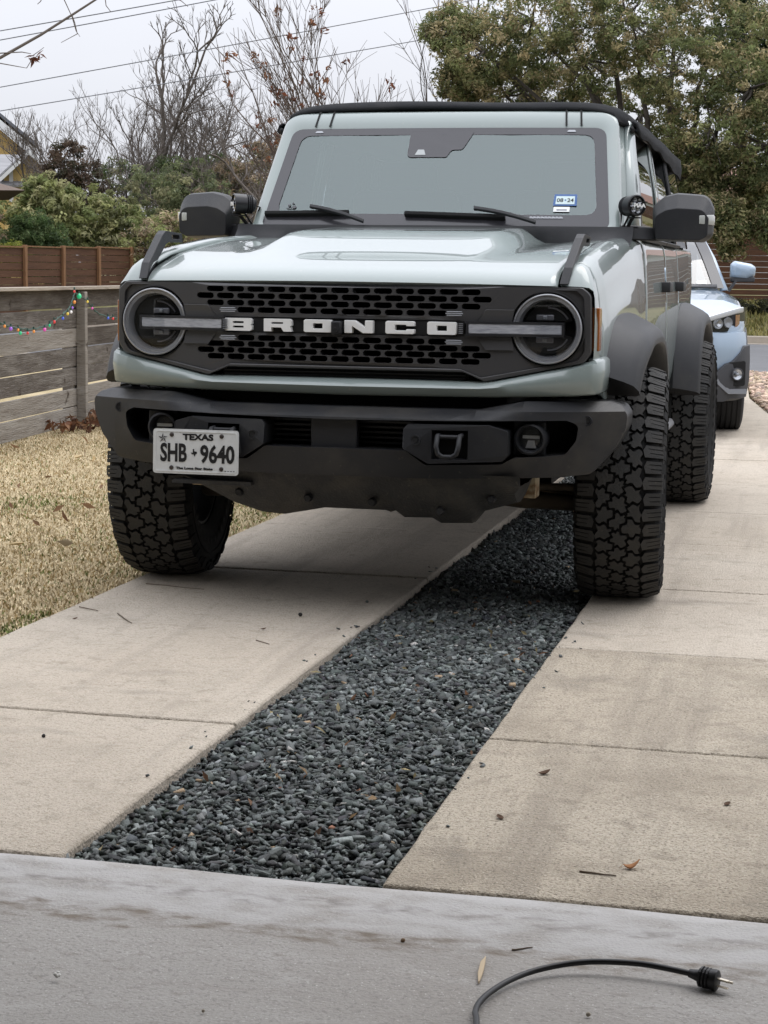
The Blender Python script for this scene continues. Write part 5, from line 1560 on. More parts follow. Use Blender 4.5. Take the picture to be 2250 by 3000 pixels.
    MB().loft([[ws(*p, .0045) for p in G2], [ws(*p, .0045) for p in GI]], closed=True).build('windscreen_border', FRIT, suv, smooth=60)
    glass = MB(); rows = []
    for j in range(9):
        t = lerp(-.013, .484, j / 8); hw = lerp(.704, .648, j / 8)
        rows.append([ws(lerp(-hw, hw, i / 16), t, .002) for i in range(17)])
    glass.loft(rows).build('windscreen', glass_mat('windscreen_glass', (.66, .75, .73), .130, opaque=.05, body=(.16, .21, .20), gloss=(.88, 1.0, .985)), suv, smooth=180)
    # header grooves
    for x in (-.555, -.492, .492, .552):
        mb = MB().loft([[ws(x * (1 - .0) - .004, .492, .0115), ws(x + .004, .492, .0115)], [ws(x * .985 - .004, .572, .0105), ws(x * .985 + .004, .572, .0105)]])
        mb.build('header_seam', BLACK, suv, solid=.002)
    # camera housing behind the glass
    cam = rpoly([(-.140, .47), (.125, .47), (.085, .372), (.040, .372), (.024, .334), (-.140, .334)], [.01, .01, .02, .02, .01, .02], 3)
    MB().prism(cam, lambda a, t: ws(a, t, .0052), lambda a, t: ws(a, t, .0035)).build('camera_housing', FRIT, suv)
    tr = [(-.108, .345), (-.064, .345), (-.073, .372), (-.098, .372)]
    MB().prism(tr, lambda a, t: ws(a, t, .0064), lambda a, t: ws(a, t, .0050)).build('camera_window', mat('pale_window', (.34, .36, .36), .15, coat=1), suv)
    for x in (-.535, .515):
        MB().prism(rpoly([(x - .02, .463), (x + .02, .463), (x + .012, .473), (x - .012, .473)], .003, 2), lambda a, t: ws(a, t, .0064), lambda a, t: ws(a, t, .0050)).build('frame_bolt_mark', GREYRING, suv)
    # stickers
    BLUE = mat('sticker_blue', (.05, .12, .30), .4); PALE = mat('sticker_pale', (.55, .66, .66), .45); INK = mat('ink_black', (.008, .008, .009), .5)
    st = MB().prism([(.478, .092), (.570, .092), (.568, .148), (.480, .148)], lambda a, t: ws(a, t, .0068), lambda a, t: ws(a, t, .0054)).build('registration_sticker', BLUE, suv)
    MB().prism([(.487, .099), (.561, .099), (.560, .138), (.488, .138)], lambda a, t: ws(a, t, .0076), lambda a, t: ws(a, t, .0068)).build('sticker_panel', PALE, st)
    tx = text_mb('08  24', .019, .066, bold=.02); tx.bend(lambda x, y, z: tuple(ws(.524 + x, .118 + y, .0076 + z * .5)))
    tx.build('sticker_text', INK, st)
    MB().prism([(.522, .114), (.528, .116), (.527, .122), (.521, .121)], lambda a, t: ws(a, t, .0082), lambda a, t: ws(a, t, .0074)).build('sticker_mark', BLUE, st)
    st2 = MB().prism([(.482, .062), (.545, .062), (.545, .086), (.482, .086)], lambda a, t: ws(a, t, .0068), lambda a, t: ws(a, t, .0054)).build('toll_sticker', mat('sticker_white', (.75, .76, .76), .45), suv)
    MB().prism([(.494, .068), (.534, .068), (.534, .074), (.494, .074)], lambda a, t: ws(a, t, .0074), lambda a, t: ws(a, t, .0068)).build('barcode', mat('print_grey', (.22, .22, .24), .5), st2)
    # row of small marks printed along the lower border, and a little figure in the corner
    dots = MB()
    for k in range(9):
        x0 = .395 + k * .0145
        for dx, t0, t1 in ((0, .029, .039), (.0045, .031, .039), (.009, .029, .036)):
            dots.prism([(x0 + dx - .0018, t0), (x0 + dx + .0018, t0), (x0 + dx + .0018, t1), (x0 + dx - .0018, t1)], lambda a, t: ws(a, t, .0052), lambda a, t: ws(a, t, .0060))
    dots.build('border_print', GREYRING, suv)
    fig = MB()
    for a, t, w, h in ((-.600, .088, .010, .010), (-.585, .098, .008, .006), (-.578, .080, .016, .012), (-.592, .074, .036, .003)):
        fig.prism(rpoly([(a - w / 2, t - h / 2), (a + w / 2, t - h / 2), (a + w / 2, t + h / 2), (a - w / 2, t + h / 2)], .002, 2), lambda p, q: ws(p, q, .0066), lambda p, q: ws(p, q, .0052))
    fig.build('corner_print', FRIT, suv)
    # cowl and wipers
    cw = MB(); rows = []
    for i in range(31):
        x = -.80 + 1.6 * i / 30
        rows.append([(x, .50, hood_z(x, .50) - .012 if abs(x) < .69 else 1.262), (x, .57, hood_z(x, .55) - .004 if abs(x) < .69 else 1.285), (x, .596 - .045 * (1 - (x / .7) ** 2), 1.318), (x, .604 - .045 * (1 - (x / .7) ** 2), 1.336), (x, .650 - .045 * (1 - (x / .7) ** 2), 1.338)])
    cw.loft(rows).build('cowl', PLASTIC, suv, smooth=50)
    for (b0, b1, a0, a1) in (((-.695, .036), (-.335, .042), (-.50, .062), (-.262, -.012)), ((-.105, .038), (.300, .024), (.175, .055), (.425, -.012))):
        wp = empty('wiper', tuple(ws(*a1, .02)), parent=suv)
        MB().loft([[ws(lerp(b0[0], b1[0], k / 10), lerp(b0[1], b1[1], k / 10) + dz, o_) for dz, o_ in ((-.008, .006), (.010, .010), (.007, .030), (-.006, .026))] for k in range(11)], closed=True, caps=True).build('blade', BLACK, wp, bevel=.002)
        MB().loft([[ws(lerp(a0[0], a1[0], k / 6), lerp(a0[1], a1[1], k / 6) + dz, .030 + o_ + .012 * math.sin(math.pi * k / 6)) for dz, o_ in ((-.009, 0), (.009, 0), (.007, .012), (-.007, .012))] for k in range(7)], closed=True, caps=True).build('arm', PLASTIC, wp, bevel=.002)
    # ---------------------------------------------------------- cabin sides: glass, pillars, soft top
    GL_S = glass_mat('tinted_side_glass', (.20, .22, .21), .05, opaque=.62, body=(.004, .005, .005))
    def side_x(z): return lerp(.806, .735, clamp((z - 1.28) / .46))
    for s in (-1, 1):
        def quad(name, ya0, ya1, yb0, yb1, z0, z1, m, off=0.0, th=.006):
            mb = MB().loft([[(s * (side_x(z0) + off), lerp(ya0, ya1, k / 6), z0) for k in range(7)], [(s * (side_x((z0 + z1) / 2) + off + .008), lerp((ya0 + yb0) / 2, (ya1 + yb1) / 2, k / 6), (z0 + z1) / 2) for k in range(7)], [(s * (side_x(z1) + off), lerp(yb0, yb1, k / 6), z1) for k in range(7)]])
            return mb.build(name, m, suv, smooth=60, solid=th)
        quad('side_window', .84, 1.73, 1.06, 1.73, 1.285, 1.735, GL_S)
        quad('side_window', 1.83, 2.55, 1.83, 2.50, 1.285, 1.735, GL_S)
        quad('rear_quarter_window', 2.72, 3.62, 2.66, 3.36, 1.30, 1.725, GL_S, off=-.004)
        quad('door_pillar', 1.735, 1.825, 1.735, 1.825, 1.285, 1.74, PAINT, off=.006, th=.02)
        quad('rear_pillar', 2.552, 2.70, 2.50, 2.65, 1.285, 1.74, FABRIC, off=.006, th=.02)
        MB().loft([[(s * .766, .735, 1.300), (s * .792, .770, 1.290), (s * .812, .848, 1.284)], [(s * .738, .905, 1.54), (s * .762, .925, 1.53), (s * .784, .972, 1.51)], [(s * .706, 1.060, 1.780), (s * .728, 1.068, 1.775), (s * .744, 1.085, 1.755)]]).build('pillar_side', PAINT, suv, smooth=60, solid=.01)
        quad('window_rail', 1.03, 3.34, 1.02, 3.33, 1.725, 1.752, PLASTIC, off=.008, th=.014)
        # black weather strip at the belt
        MB().loft([[(s * .800, y, 1.288), (s * .832, y, 1.286), (s * .838, y, 1.300), (s * .806, y, 1.308)] for y in (.83, 1.2, 1.79)], closed=True, caps=True).build('belt_strip', PLASTIC, suv, bevel=.003)
        MB().loft([[(s * .800, y, 1.288), (s * .832, y, 1.286), (s * .838, y, 1.300), (s * .806, y, 1.308)] for y in (1.81, 2.2, 2.60)], closed=True, caps=True).build('belt_strip', PLASTIC, suv, bevel=.003)
        # handles
        for yh in (1.62, 2.42):
            MB().loft([[(s * .835, yh - .085, 1.080), (s * .835, yh - .085, 1.125)], [(s * .876, yh - .07, 1.080), (s * .876, yh - .07, 1.125)], [(s * .878, yh + .06, 1.083), (s * .878, yh + .06, 1.122)], [(s * .835, yh + .08, 1.085), (s * .835, yh + .08, 1.12)]], caps=False).build('door_handle', PLASTIC, suv, solid=.012, bevel=.003)
        # rocker step
        MB().loft([[(s * .77, y, .43), (s * .845, y, .43), (s * .86, y, .45), (s * .845, y, .475), (s * .77, y, .475)] for y in (.60, 1.4, 2.30)], closed=True, caps=True).build('side_step', mat('step_grey', (.12, .12, .125), .5), suv, bevel=.008)
        MB().box2((s * .812, .58, .47), (s * .75, 2.42, .54)).build('rocker', PAINT, suv, bevel=.01)
    roof = MB(); rows = []
    ny = 40
    for i in range(ny + 1):
        y = lerp(.955, 3.66, i / ny)
        f = i / ny
        ridge = .010 * math.cos(f * math.pi * 6) * (0.4 + f)
        zt = interp([(.955, 1.828), (1.02, 1.852), (1.2, 1.862), (2.2, 1.868), (3.2, 1.862), (3.5, 1.845), (3.66, 1.80)], y) + ridge * .5
        ze = interp([(.955, 1.765), (1.1, 1.752), (2.4, 1.738), (3.3, 1.735), (3.66, 1.70)], y)
        xe = interp([(.955, .700), (1.1, .742), (2.0, .752), (3.4, .750), (3.66, .73)], y)
        row = []
        for k in range(25):
            u = -1 + 2 * k / 24
            a = abs(u)
            x = xe * (1 if u > 0 else -1) * (1 - (1 - a) ** 1.35) if a < 1 else xe * u
            h = (1 - a ** 6.0)
            z = ze + (zt - ze) * (h ** .75) + .006 * math.sin(9 * y + 5 * u) * (1 - a)
            row.append((x, y, z))
        rows.append(row)
    lip0 = [(x * 1.004, y - .004, z - .012) for x, y, z in rows[0]]
    back = [[(x * .99, y + .05, lerp(z, 1.30, .3)) for x, y, z in rows[-1]], [(x * 1.0, y + .11, min(z, 1.5)) for x, y, z in rows[-1]], [(x * 1.05, y + .12, 1.29) for x, y, z in rows[-1]]]
    roof.loft([lip0] + rows + back).build('soft_top', FABRIC, suv, smooth=60, solid=.02)
    for s in (-1, 1):
        # folded fabric edge that overhangs the side windows towards the rear
        mb = MB(); rows = []
        for i in range(24):
            y = lerp(1.05, 3.45, i / 23)
            d = interp([(1.05, .018), (2.2, .030), (2.8, .055), (3.45, .085)], y) + .006 * math.sin(y * 11)
            x = side_x(1.74) + .010
            rows.append([(s * (x - .004), y, 1.775), (s * (x + .014), y, 1.765), (s * (x + .022), y, 1.745 - d * .4), (s * (x + .016), y, 1.745 - d), (s * (x + .006), y, 1.745 - d)])
        mb.loft(rows).build('soft_top_edge', FABRIC, suv, smooth=60, solid=.008)
    # ---------------------------------------------------------- interior seen through the glass
    SEAT = mat('seat_cloth', (.045, .047, .05), .85)
    for s in (-1, 1):
        seat = empty('seat', (s * .38, 1.55, .62), parent=suv)
        MB().box((s * .38, 1.50, .92), (.52, .55, .18)).build('cushion', SEAT, seat, bevel=.05, seg=3)
        MB().box((s * .38, 1.82, 1.22), (.50, .16, .62), Matrix.Rotation(-.2, 3, 'X')).build('backrest', SEAT, seat, bevel=.05, seg=3)
        MB().box((s * .38, 1.90, 1.58), (.27, .11, .17), Matrix.Rotation(-.15, 3, 'X')).build('headrest', SEAT, seat, bevel=.04, seg=3)
    MB().loft([[(x, .72, 1.25), (x, .80, 1.30), (x, 1.00, 1.29), (x, 1.06, 1.20), (x, 1.06, .9)] for x in (-.76, -.3, .3, .76)]).build('dashboard', mat('dash', (.05, .05, .052), .7), suv, smooth=40)
    sw = MB()
    sw.tube([(.38 + .185 * math.cos(a), 1.13 + .07 * math.sin(a), 1.22 + .17 * math.sin(a)) for a in [2 * math.pi * k / 28 for k in range(29)]], .014, 8)
    sw.tube([(.20, 1.13, 1.22), (.56, 1.13, 1.22)], .016, 6); sw.tube([(.38, 1.13, 1.22), (.38, 1.07, 1.06)], .016, 6)
    sw.build('steering_wheel', SEAT, suv, smooth=60)
    MB().box2((-.60, 2.55, .9), (.60, 2.75, 1.55)).build('rear_bench', SEAT, suv, bevel=.06, seg=3)
    # ---------------------------------------------------------- mirrors and ditch lights
    for s in (-1, 1):
        mr = empty('door_mirror', (s * .86, .76, 1.30), parent=suv)
        sec = []
        front = rpoly([(.862, 1.288), (1.060, 1.283), (1.094, 1.305), (1.096, 1.415), (1.072, 1.466), (.955, 1.474), (.905, 1.462), (.858, 1.425)], [.02, .03, .04, .05, .05, .03, .05, .04], 4)
        cxm, czm = .98, 1.375
        rows = []
        for (dy, k, kz) in ((-.072, .86, .64), (-.012, .985, .965), (.02, 1.0, 1.0), (.065, 1.0, 1.0), (.075, .97, .96), (.070, .90, .88)):
            rows.append([(s * (cxm + (x - cxm) * k), .76 + dy, czm - .030 * (1 - kz) / .4 + (z - czm) * kz) for x, z in front])
        mb = MB().loft(rows, closed=True, caps=True)
        mb.build('mirror_housing', PLASTIC, mr, bevel=.011, seg=4, angle=22)
        MB().loft([[(s * x, y, z) for x, y, z in row] for row in (
            [(.72, .66, 1.292), (.72, .74, 1.292), (.72, .74, 1.348), (.72, .67, 1.345)],
            [(.80, .68, 1.288), (.80, .77, 1.288), (.80, .77, 1.345), (.80, .70, 1.345)],
            [(.868, .72, 1.286), (.868, .79, 1.286), (.868, .79, 1.338), (.868, .74, 1.338)],
            [(.905, .74, 1.288), (.905, .79, 1.288), (.905, .79, 1.338), (.905, .75, 1.338)])], closed=True, caps=True).build('mirror_arm', PLASTIC, mr, bevel=.006)
        MB().loft([[(s * x, y, z) for x, y, z in row] for row in (
            [(1.046, .684, 1.352), (1.046, .684, 1.384)], [(1.078, .690, 1.350), (1.078, .690, 1.386)], [(1.099, .725, 1.348), (1.099, .725, 1.388)], [(1.101, .79, 1.350), (1.101, .79, 1.384)])]).build('indicator', mat('clear_indicator', (.42, .43, .40), .2, coat=1.0), mr, solid=.006, bevel=.002)
        # round auxiliary lamp on a bracket at the base of the screen pillar
        lc = Vector((s * .800, .62, 1.418))
        ax = Vector((s * .62 if s > 0 else -.86, -.80 if s > 0 else -.52, .02)).normalized()
        q = Vector((0, 0, 1)).rotation_difference(ax).to_matrix().to_4x4()
        M = Matrix.Translation(lc) @ q
        lamp = empty('ditch_light', tuple(lc), parent=suv)
        MB().lathe([(-.070, 0), (-.070, .022), (-.062, .030), (-.035, .034), (-.030, .039), (.012, .041), (.020, .041), (.022, .037), (.012, .034), (.008, 0)], 28, axis='Z').xf(M).build('lamp_body', mat('gloss_black', (.012, .012, .013), .3), lamp, smooth=35)
        for k in range(4):
            MB().lathe([(-.055 + k * .008, .030), (-.055 + k * .008, .038), (-.052 + k * .008, .038), (-.052 + k * .008, .030)], 24, axis='Z').xf(M).build('cooling_fin', PLASTIC, lamp)
        for k in range(6):
            a = math.pi * k / 3 + .5
            MB().lathe([(.009, .0), (.012, .006), (.017, .010)], 10, (.021 * math.cos(a), .021 * math.sin(a), 0), 'Z').xf(M).build('reflector_cup', CHROME, lamp, smooth=60)
        # lettering bar across the lens
        rgt = Vector((0, 0, 1)).cross(ax).normalized()
        MM = frame_m(lc + ax * .024 + rgt * (.010 if s > 0 else -.006), rgt, (0, 0, 1))
        text_mb('PIAA', .016, .052, bold=.04, depth=.002).xf(MM).build('lamp_text', WHITE, lamp)
        MB().box((0, 0, -.002), (.070, .004, .003)).xf(MM @ Matrix.Translation((0, .014, 0))).build('guard_bar', BLACK, lamp)
        br = MB()
        br.tube([lc + Vector((0, 0, -.040)), lc + Vector((-s * .012, .01, -.056)), (s * .775, .655, 1.338)], .007, 6)
        br.tube([lc + Vector((-s * .02, .02, -.036)), (s * .755, .665, 1.335)], .004, 6)
        br.box((s * .765, .655, 1.336), (.10, .04, .006))
        br.box(tuple(lc + Vector((0, 0, -.046))), (.05, .03, .005))
        br.build('lamp_bracket', BLACK, lamp)
        MB().tube([lc - ax * .06, lc - ax * .09 + Vector((0, 0, -.01)), (s * .745, .67, 1.36), (s * .742, .665, 1.335)], .004, 6).build('lamp_wire', BLACK, lamp, smooth=60)
    # ---------------------------------------------------------- number plate
    pl = empty('licence_plate', (-.46, -.88, .556), parent=suv)
    rz = math.radians(1.0)
    PM = frame_m(Vector((-.4595, -.893, .5565)), (1, .0, .0), (0, .04, 1))
    plate = MB().prism(rpoly([(-.1475, -.0735), (.1475, -.0735), (.1475, .0735), (-.1475, .0735)], .012, 4), lambda a, b: PM @ Vector((a, b, 0)), lambda a, b: PM @ Vector((a, b, .0022)))
    PLW = mat('plate_white', (.60, .61, .60), .38, noise=[(40, 3, (.52, .53, .52), .5, .8)])
    plate.build('plate_sheet', PLW, pl)
    a_, b_ = .142, .068
    MB().ring(rpoly([(-a_, -b_), (a_, -b_), (a_, b_), (-a_, b_)], .010, 4), rpoly([(-a_ + .005, -b_ + .005), (a_ - .005, -b_ + .005), (a_ - .005, b_ - .005), (-a_ + .005, b_ - .005)], .007, 4),
              lambda a, b: PM @ Vector((a, b, .002)), lambda a, b: PM @ Vector((a, b, .0036))).build('embossed_rim', PLW, pl, bevel=.001)
    def ptext(t, x, y, h, w, bold, m=INK):
        mb = text_mb(t, h, w, bold, .0012); mb.xf(PM @ Matrix.Translation((x, y, .0024))); mb.build('plate_text', m, pl)
    ptext('TEXAS', .008, .0485, .0215, .106, .045)
    ptext('SHB', -.076, -.004, .062, .092, .030)
    ptext('9640', .075, -.006, .062, .118, .030)
    ptext('The Lone Star State', -.004, -.0545, .0085, .128, .05)
    ptext('TX PLATE'[:0] or '- - - -', .118, -.0600, .0020, .034, .03)
    star = []
    for k in range(10):
        a = math.pi / 2 + math.pi * k / 5; r = .0165 if k % 2 == 0 else .0065
        star.append((-.1135 + r * math.cos(a), .043 + r * math.sin(a)))
    st_ = MB()
    ctr = (-.1135, .043)
    for k in range(0, 10, 2):
        tri = [ctr, star[k], star[(k + 1) % 10]]
        st_.prism(tri, lambda a, b: PM @ Vector((a, b, .0024)), lambda a, b: PM @ Vector((a, b, .0034)))
    st_.build('star_emblem', INK, pl)
    st2_ = MB()
    for k in range(0, 10, 2):
        tri = [ctr, star[(k - 1) % 10], star[k]]
        st2_.prism(tri, lambda a, b: PM @ Vector((a, b, .0024)), lambda a, b: PM @ Vector((a, b, .0034)))
    st2_.build('star_emblem', mat('plate_grey', (.30, .30, .30), .5), pl)
    tex = [(-.35, 1), (.05, 1), (.05, .45), (.45, .40), (.95, .28), (1.0, -.05), (.80, -.25), (.45, -.45), (.35, -.95), (.10, -.80), (-.10, -.40), (-.40, -.30), (-.60, -.45), (-1.0, .05), (-.35, .05)]
    MB().prism([(-.0055 + a * .0105, -.0035 + b * .0125) for a, b in tex], lambda a, b: PM @ Vector((a, b, .0024)), lambda a, b: PM @ Vector((a, b, .0036))).build('state_emblem', INK, pl)
    for x, y in ((-.083, .0545), (.089, .0535), (-.083, -.0540), (.089, -.0540)):
        MB().lathe([(.002, .0075), (.005, .0070), (.0068, .004), (.0068, 0)], 12, (x, y, 0), 'Z').xf(PM).build('screw', mat('screw_dark', (.05, .04, .035), .45, metal=.5), pl, smooth=60)
    MB().box2((-.40, -.885, .60), (-.36, -.80, .625)).build('plate_bracket', BLACK, pl)
    MB().box2((-.52, -.885, .60), (-.48, -.80, .625)).build('plate_bracket', BLACK, pl)
    return suv
SUV = make_suv()
# ------------------------------------------------------------------ light blue crossover parked behind (local axes: front axle at the origin, nose towards -Y)
def make_blue_car():
    car = empty('crossover_car', (.07, 7.62, 0), math.radians(6.0), label='light blue crossover car parked behind the grey SUV, only its left front corner showing', cat='car')
    BLUE = mat('pale_blue_paint', (.33, .42, .52), .34, metal=.15, coat=1.0, coat_rough=.02)
    CLAD = mat('grey_black_cladding', (.045, .046, .050), .6)
    def B(mb, name, m, parent=car, **kw): return mb.build(name, m, parent, world=False, **kw)
    hw_t = [(-.90, .50), (-.885, .62), (-.86, .70), (-.80, .785), (-.70, .845), (-.55, .875), (-.3, .888), (0, .893), (1.2, .893), (2.6, .890), (3.2, .85), (3.5, .78), (3.56, .60)]
    def hw(y): return interp(hw_t, y)
    def hood(y): return interp([(-.90, .775), (-.87, .845), (-.80, .885), (-.6, .935), (-.3, .985), (0, 1.02), (.3, 1.05), (.62, 1.075), (1.0, 1.075), (3.0, 1.08), (3.4, 1.05), (3.56, .95)], y)
    def shoulder(y): return interp([(-.90, .72), (-.80, .83), (-.6, .905), (-.3, .955), (0, .985), (.5, 1.01), (1.0, 1.02), (3.2, 1.03), (3.56, .9)], y)
    def zb(y):
        z = .30
        for yc in (0, 2.67):
            t = abs(y - yc) / .395
            if t < 1: z = max(z, .33 + .395 * math.sqrt(1 - t * t))
        return z
    def half(y):
        w, h, s, b = hw(y), hood(y), shoulder(y), zb(y)
        m = max(b + .02, .66)
        return [(0, h + .012), (w * .3, h + .010), (w * .55, h + .002), (w * .70, lerp(h, s, .12) + .004), (w * .80, lerp(h, s, .30) + .006), (w * .88, lerp(h, s, .75)), (w * .945, s - .012), (w * .985, s - .07), (w * .99, lerp(s - .07, m, .4)), (w * .978, lerp(s - .07, m, .7)), (w * 1.0, m), (w * 1.004, lerp(m, b, .5)), (w * .985, b)]
    for side in (-1, 1):
        rows = []
        ys = [-.90, -.885, -.86, -.83, -.80, -.75, -.70, -.6, -.5] + [-.40 + .025 * i for i in range(33)] + [.5, .65, .9, 1.3, 1.8, 2.2] + [2.26 + .03 * i for i in range(28)] + [3.2, 3.35, 3.5, 3.56]
        for y in ys: rows.append([(side * x, y, z) for x, z in half(y)])
        B(MB().loft(rows), 'body_side', BLUE, smooth=50)
    # front face below the bonnet edge
    fr = MB(); rows = []
    for i in range(33):
        u = -1 + 2 * i / 32
        x = .845 * u
        y = interp([(0, -.905), (.5, -.895), (.66, -.865), (.74, -.82), (.80, -.75), (.845, -.62)], abs(x))
        tl = lerp(hood(max(y, -.89)) - .02, .765, sstep(.46, .56, abs(x)))
        rows.append([(x, y + .030, tl), (x * 1.022, y - .020, min(tl - .008, .80)), (x * 1.030, y - .034, .70), (x * 1.034, y - .032, .60), (x * 1.030, y - .020, .52), (x * 1.01, y + .0, .40), (x, y + .03, .28)])
    B(fr.loft(rows), 'front_bumper', BLUE, smooth=60)
    # dark lower cladding with the fog recess
    cl = MB(); rows = []
    for i in range(41):
        u = -1 + 2 * i / 40
        x = .862 * u; a = abs(x)
        y = interp([(0, -.905), (.5, -.895), (.66, -.865), (.74, -.82), (.80, -.75), (.85, -.62), (.862, -.55)], a)
        top = interp([(0, .40), (.50, .40), (.60, .45), (.68, .535), (.76, .56), (.80, .66), (.862, .67)], a)
        rows.append([(x * 1.03, y - .030, top), (x * 1.045, y - .052, top - .008), (x * 1.05, y - .058, lerp(top, .30, .3)), (x * 1.05, y - .054, lerp(top, .30, .7)), (x * 1.03, y - .036, .265 + .02 * (a > .72)), (x * .98, y + .06, .26)])
    B(cl.loft(rows), 'lower_cladding', CLAD, smooth=50)
    for s in (-1, 1):
        # fog lamp
        fx, fy, fz = s * .790, -.852, .462
        M = Matrix.Translation((fx, fy, fz)) @ Matrix.Rotation(s * .45, 4, 'Z')
        pk = rpoly([(-.115, .0), (-.05, .085), (.075, .10), (.075, -.085), (-.04, -.085)], .02, 3)
        B(MB().prism([(s * a, b) for a, b in pk], lambda a, b: M @ Vector((a, -.012, b)), lambda a, b: M @ Vector((a, .02, b))), 'fog_recess', BLACK, bevel=.004)
        B(MB().loft([[M @ Vector((s * a, -.014, b)) for a, b in ((-.15, -.03), (-.055, -.105), (.085, -.105))], [M @ Vector((s * a, -.022, b)) for a, b in ((-.17, -.055), (-.065, -.140), (.085, -.140))]]), 'fog_trim', mat('grey_trim', (.16, .165, .175), .45), solid=.012)
        fg = B(MB().lathe([(-.012, .046), (-.034, .046), (-.036, .040), (-.02, .036)], 28, axis='Y').xf(M), 'fog_lamp', CLAD, smooth=40)
        B(MB().lathe([(-.012, .0), (-.018, .020), (-.028, .038)], 28, axis='Y').xf(M), 'reflector', CHROME, fg, smooth=60)
        B(MB().lathe([(-.038, 0), (-.034, .011), (-.014, .014)], 14, axis='Y').xf(M), 'bulb_cap', GREYRING, fg, smooth=60)
        B(MB().lathe([(-.044, 0), (-.040, .02), (-.030, .040)], 24, axis='Y').xf(M), 'lens', LENS, fg, smooth=180)
        # headlamp: wraps the corner
        hl = empty('headlight', (0, 0, 0)); hl.parent = car
        def hp(t, z, out=0.0):
            x = lerp(.52, .852, t)
            y = interp([(.52, -.90), (.62, -.872), (.70, -.825), (.77, -.745), (.82, -.640), (.868, -.52)], x) - .022
            return Vector((s * (x + .010 + out * .55), y - out * .8, z))
        tops = [(0, .850), (.25, .878), (.5, .903), (.75, .925), (1.0, .938)]
        bots = [(0, .770), (.25, .762), (.5, .760), (.75, .775), (1.0, .815)]
        rows = [[hp(t / 12, lerp(interp(bots, t / 12), interp(tops, t / 12), k / 5), -.004) for k in range(6)] for t in range(13)]
        B(MB().loft(rows), 'lamp_housing', BLACK, hl, smooth=60)
        B(MB().loft([[hp(t / 12, interp(tops, t / 12) - d, o) for d, o in ((-.006, .004), (-.004, .014), (.026, .014), (.034, .002))] for t in range(12)]), 'lamp_brow', mat('bright_silver', (.80, .82, .84), .25), hl, smooth=60)
        for (t, z, r_, m) in ((.36, .822, .040, GREYRING), (.36, .822, .024, CHROME), (.58, .83, .040, GREYRING)):
            c = hp(t, z, .006 + (.004 if m is CHROME else 0))
            MM = Matrix.Translation(c) @ Matrix.Rotation(s * (.35 + .5 * t), 4, 'Z')
            B(MB().lathe([(.004, 0), (-.002, r_ * .5), (-.006, r_ * .9), (.004, r_)], 20, axis='Y').xf(MM), 'projector', m, hl, smooth=60)
        B(MB().loft([[hp(.745 + .017 * k, z, .006) for z in (.80, .83, .86, .885)] for k in range(7)]), 'turn_lamp', mat('amber_reflector', (.36, .15, .05), .2, coat=1), hl, smooth=60)
        rows = [[hp(t / 12, lerp(interp(bots, t / 12) - .006, interp(tops, t / 12) + .004, k / 5), .020) for k in range(6)] for t in range(13)]
        B(MB().loft(rows), 'lens', LENS, hl, smooth=180)
        # wheel-arch cladding
        rows = []
        for k in range(25):
            a = math.pi * k / 24
            y, z = -.40 * math.cos(a), .33 + .40 * math.sin(a)
            y2, z2 = -.455 * math.cos(a), .33 + .455 * math.sin(a)
            rows.append([(s * .885, y2, z2), (s * .905, y2 * .99, z2 - .008), (s * .908, y, z), (s * .86, y, z)])
        for yc in (0, 2.67):
            B(MB().loft([[(x, y + yc, z) for x, y, z in r] for r in rows]), 'arch_trim', CLAD, smooth=50)
            B(MB().loft([[(s * .88, yc - .40 * math.cos(math.pi * k / 16), .30 + .43 * math.sin(math.pi * k / 16)), (s * .5, yc - .40 * math.cos(math.pi * k / 16), .30 + .43 * math.sin(math.pi * k / 16)), (s * .5, yc, .5)] for k in range(17)]), 'wheel_liner', BLACK)
        # door mirror
        mr = empty('door_mirror', (0, 0, 0)); mr.parent = car
        rows = []
        pr = rpoly([(.845, 1.145), (.985, 1.135), (1.045, 1.165), (1.05, 1.235), (1.01, 1.262), (.88, 1.285), (.845, 1.26)], [.02, .02, .03, .03, .03, .02, .03], 3)
        for dy, k in ((-.06, .55), (-.045, .80), (-.015, .95), (.03, 1.0), (.06, .98)):
            rows.append([(s * (.93 + (x - .93) * k) - s * .03, .72 + dy, 1.21 + (z - 1.21) * k) for x, z in pr])
        B(MB().loft(rows, closed=True, caps=True), 'mirror_housing', BLUE, mr, smooth=45)
        B(MB().box((s * .915, .725, 1.138), (.19, .09, .045)), 'mirror_base', CLAD, mr, bevel=.012)
        B(MB().loft([[(s * .80, .66, 1.05), (s * .80, .78, 1.05)], [(s * .86, .68, 1.14), (s * .86, .77, 1.14)]]), 'mirror_stalk', CLAD, mr, solid=.02)
        # pillars and side glass
        B(MB().loft([[(s * .73, .42, 1.055), (s * .785, .46, 1.06), (s * .80, .56, 1.05)], [(s * .66, .86, 1.30), (s * .705, .90, 1.305), (s * .715, .98, 1.29)], [(s * .57, 1.25, 1.50), (s * .61, 1.29, 1.50), (s * .63, 1.36, 1.48)]]), 'pillar', BLUE, smooth=60, solid=.01)
        B(MB().loft([[(s * .805, .60, 1.055), (s * .64, 1.36, 1.47)], [(s * .83, 1.6, 1.06), (s * .645, 1.7, 1.50)], [(s * .83, 2.8, 1.08), (s * .63, 2.7, 1.47)]]), 'side_window', glass_mat('blue_car_side_glass', (.15, .17, .17), .06, opaque=.7, body=(.006, .007, .007)))
    gl = glass_mat('blue_car_windscreen', (.42, .47, .47), .13, opaque=.12, body=(.18, .21, .21))
    rows = []
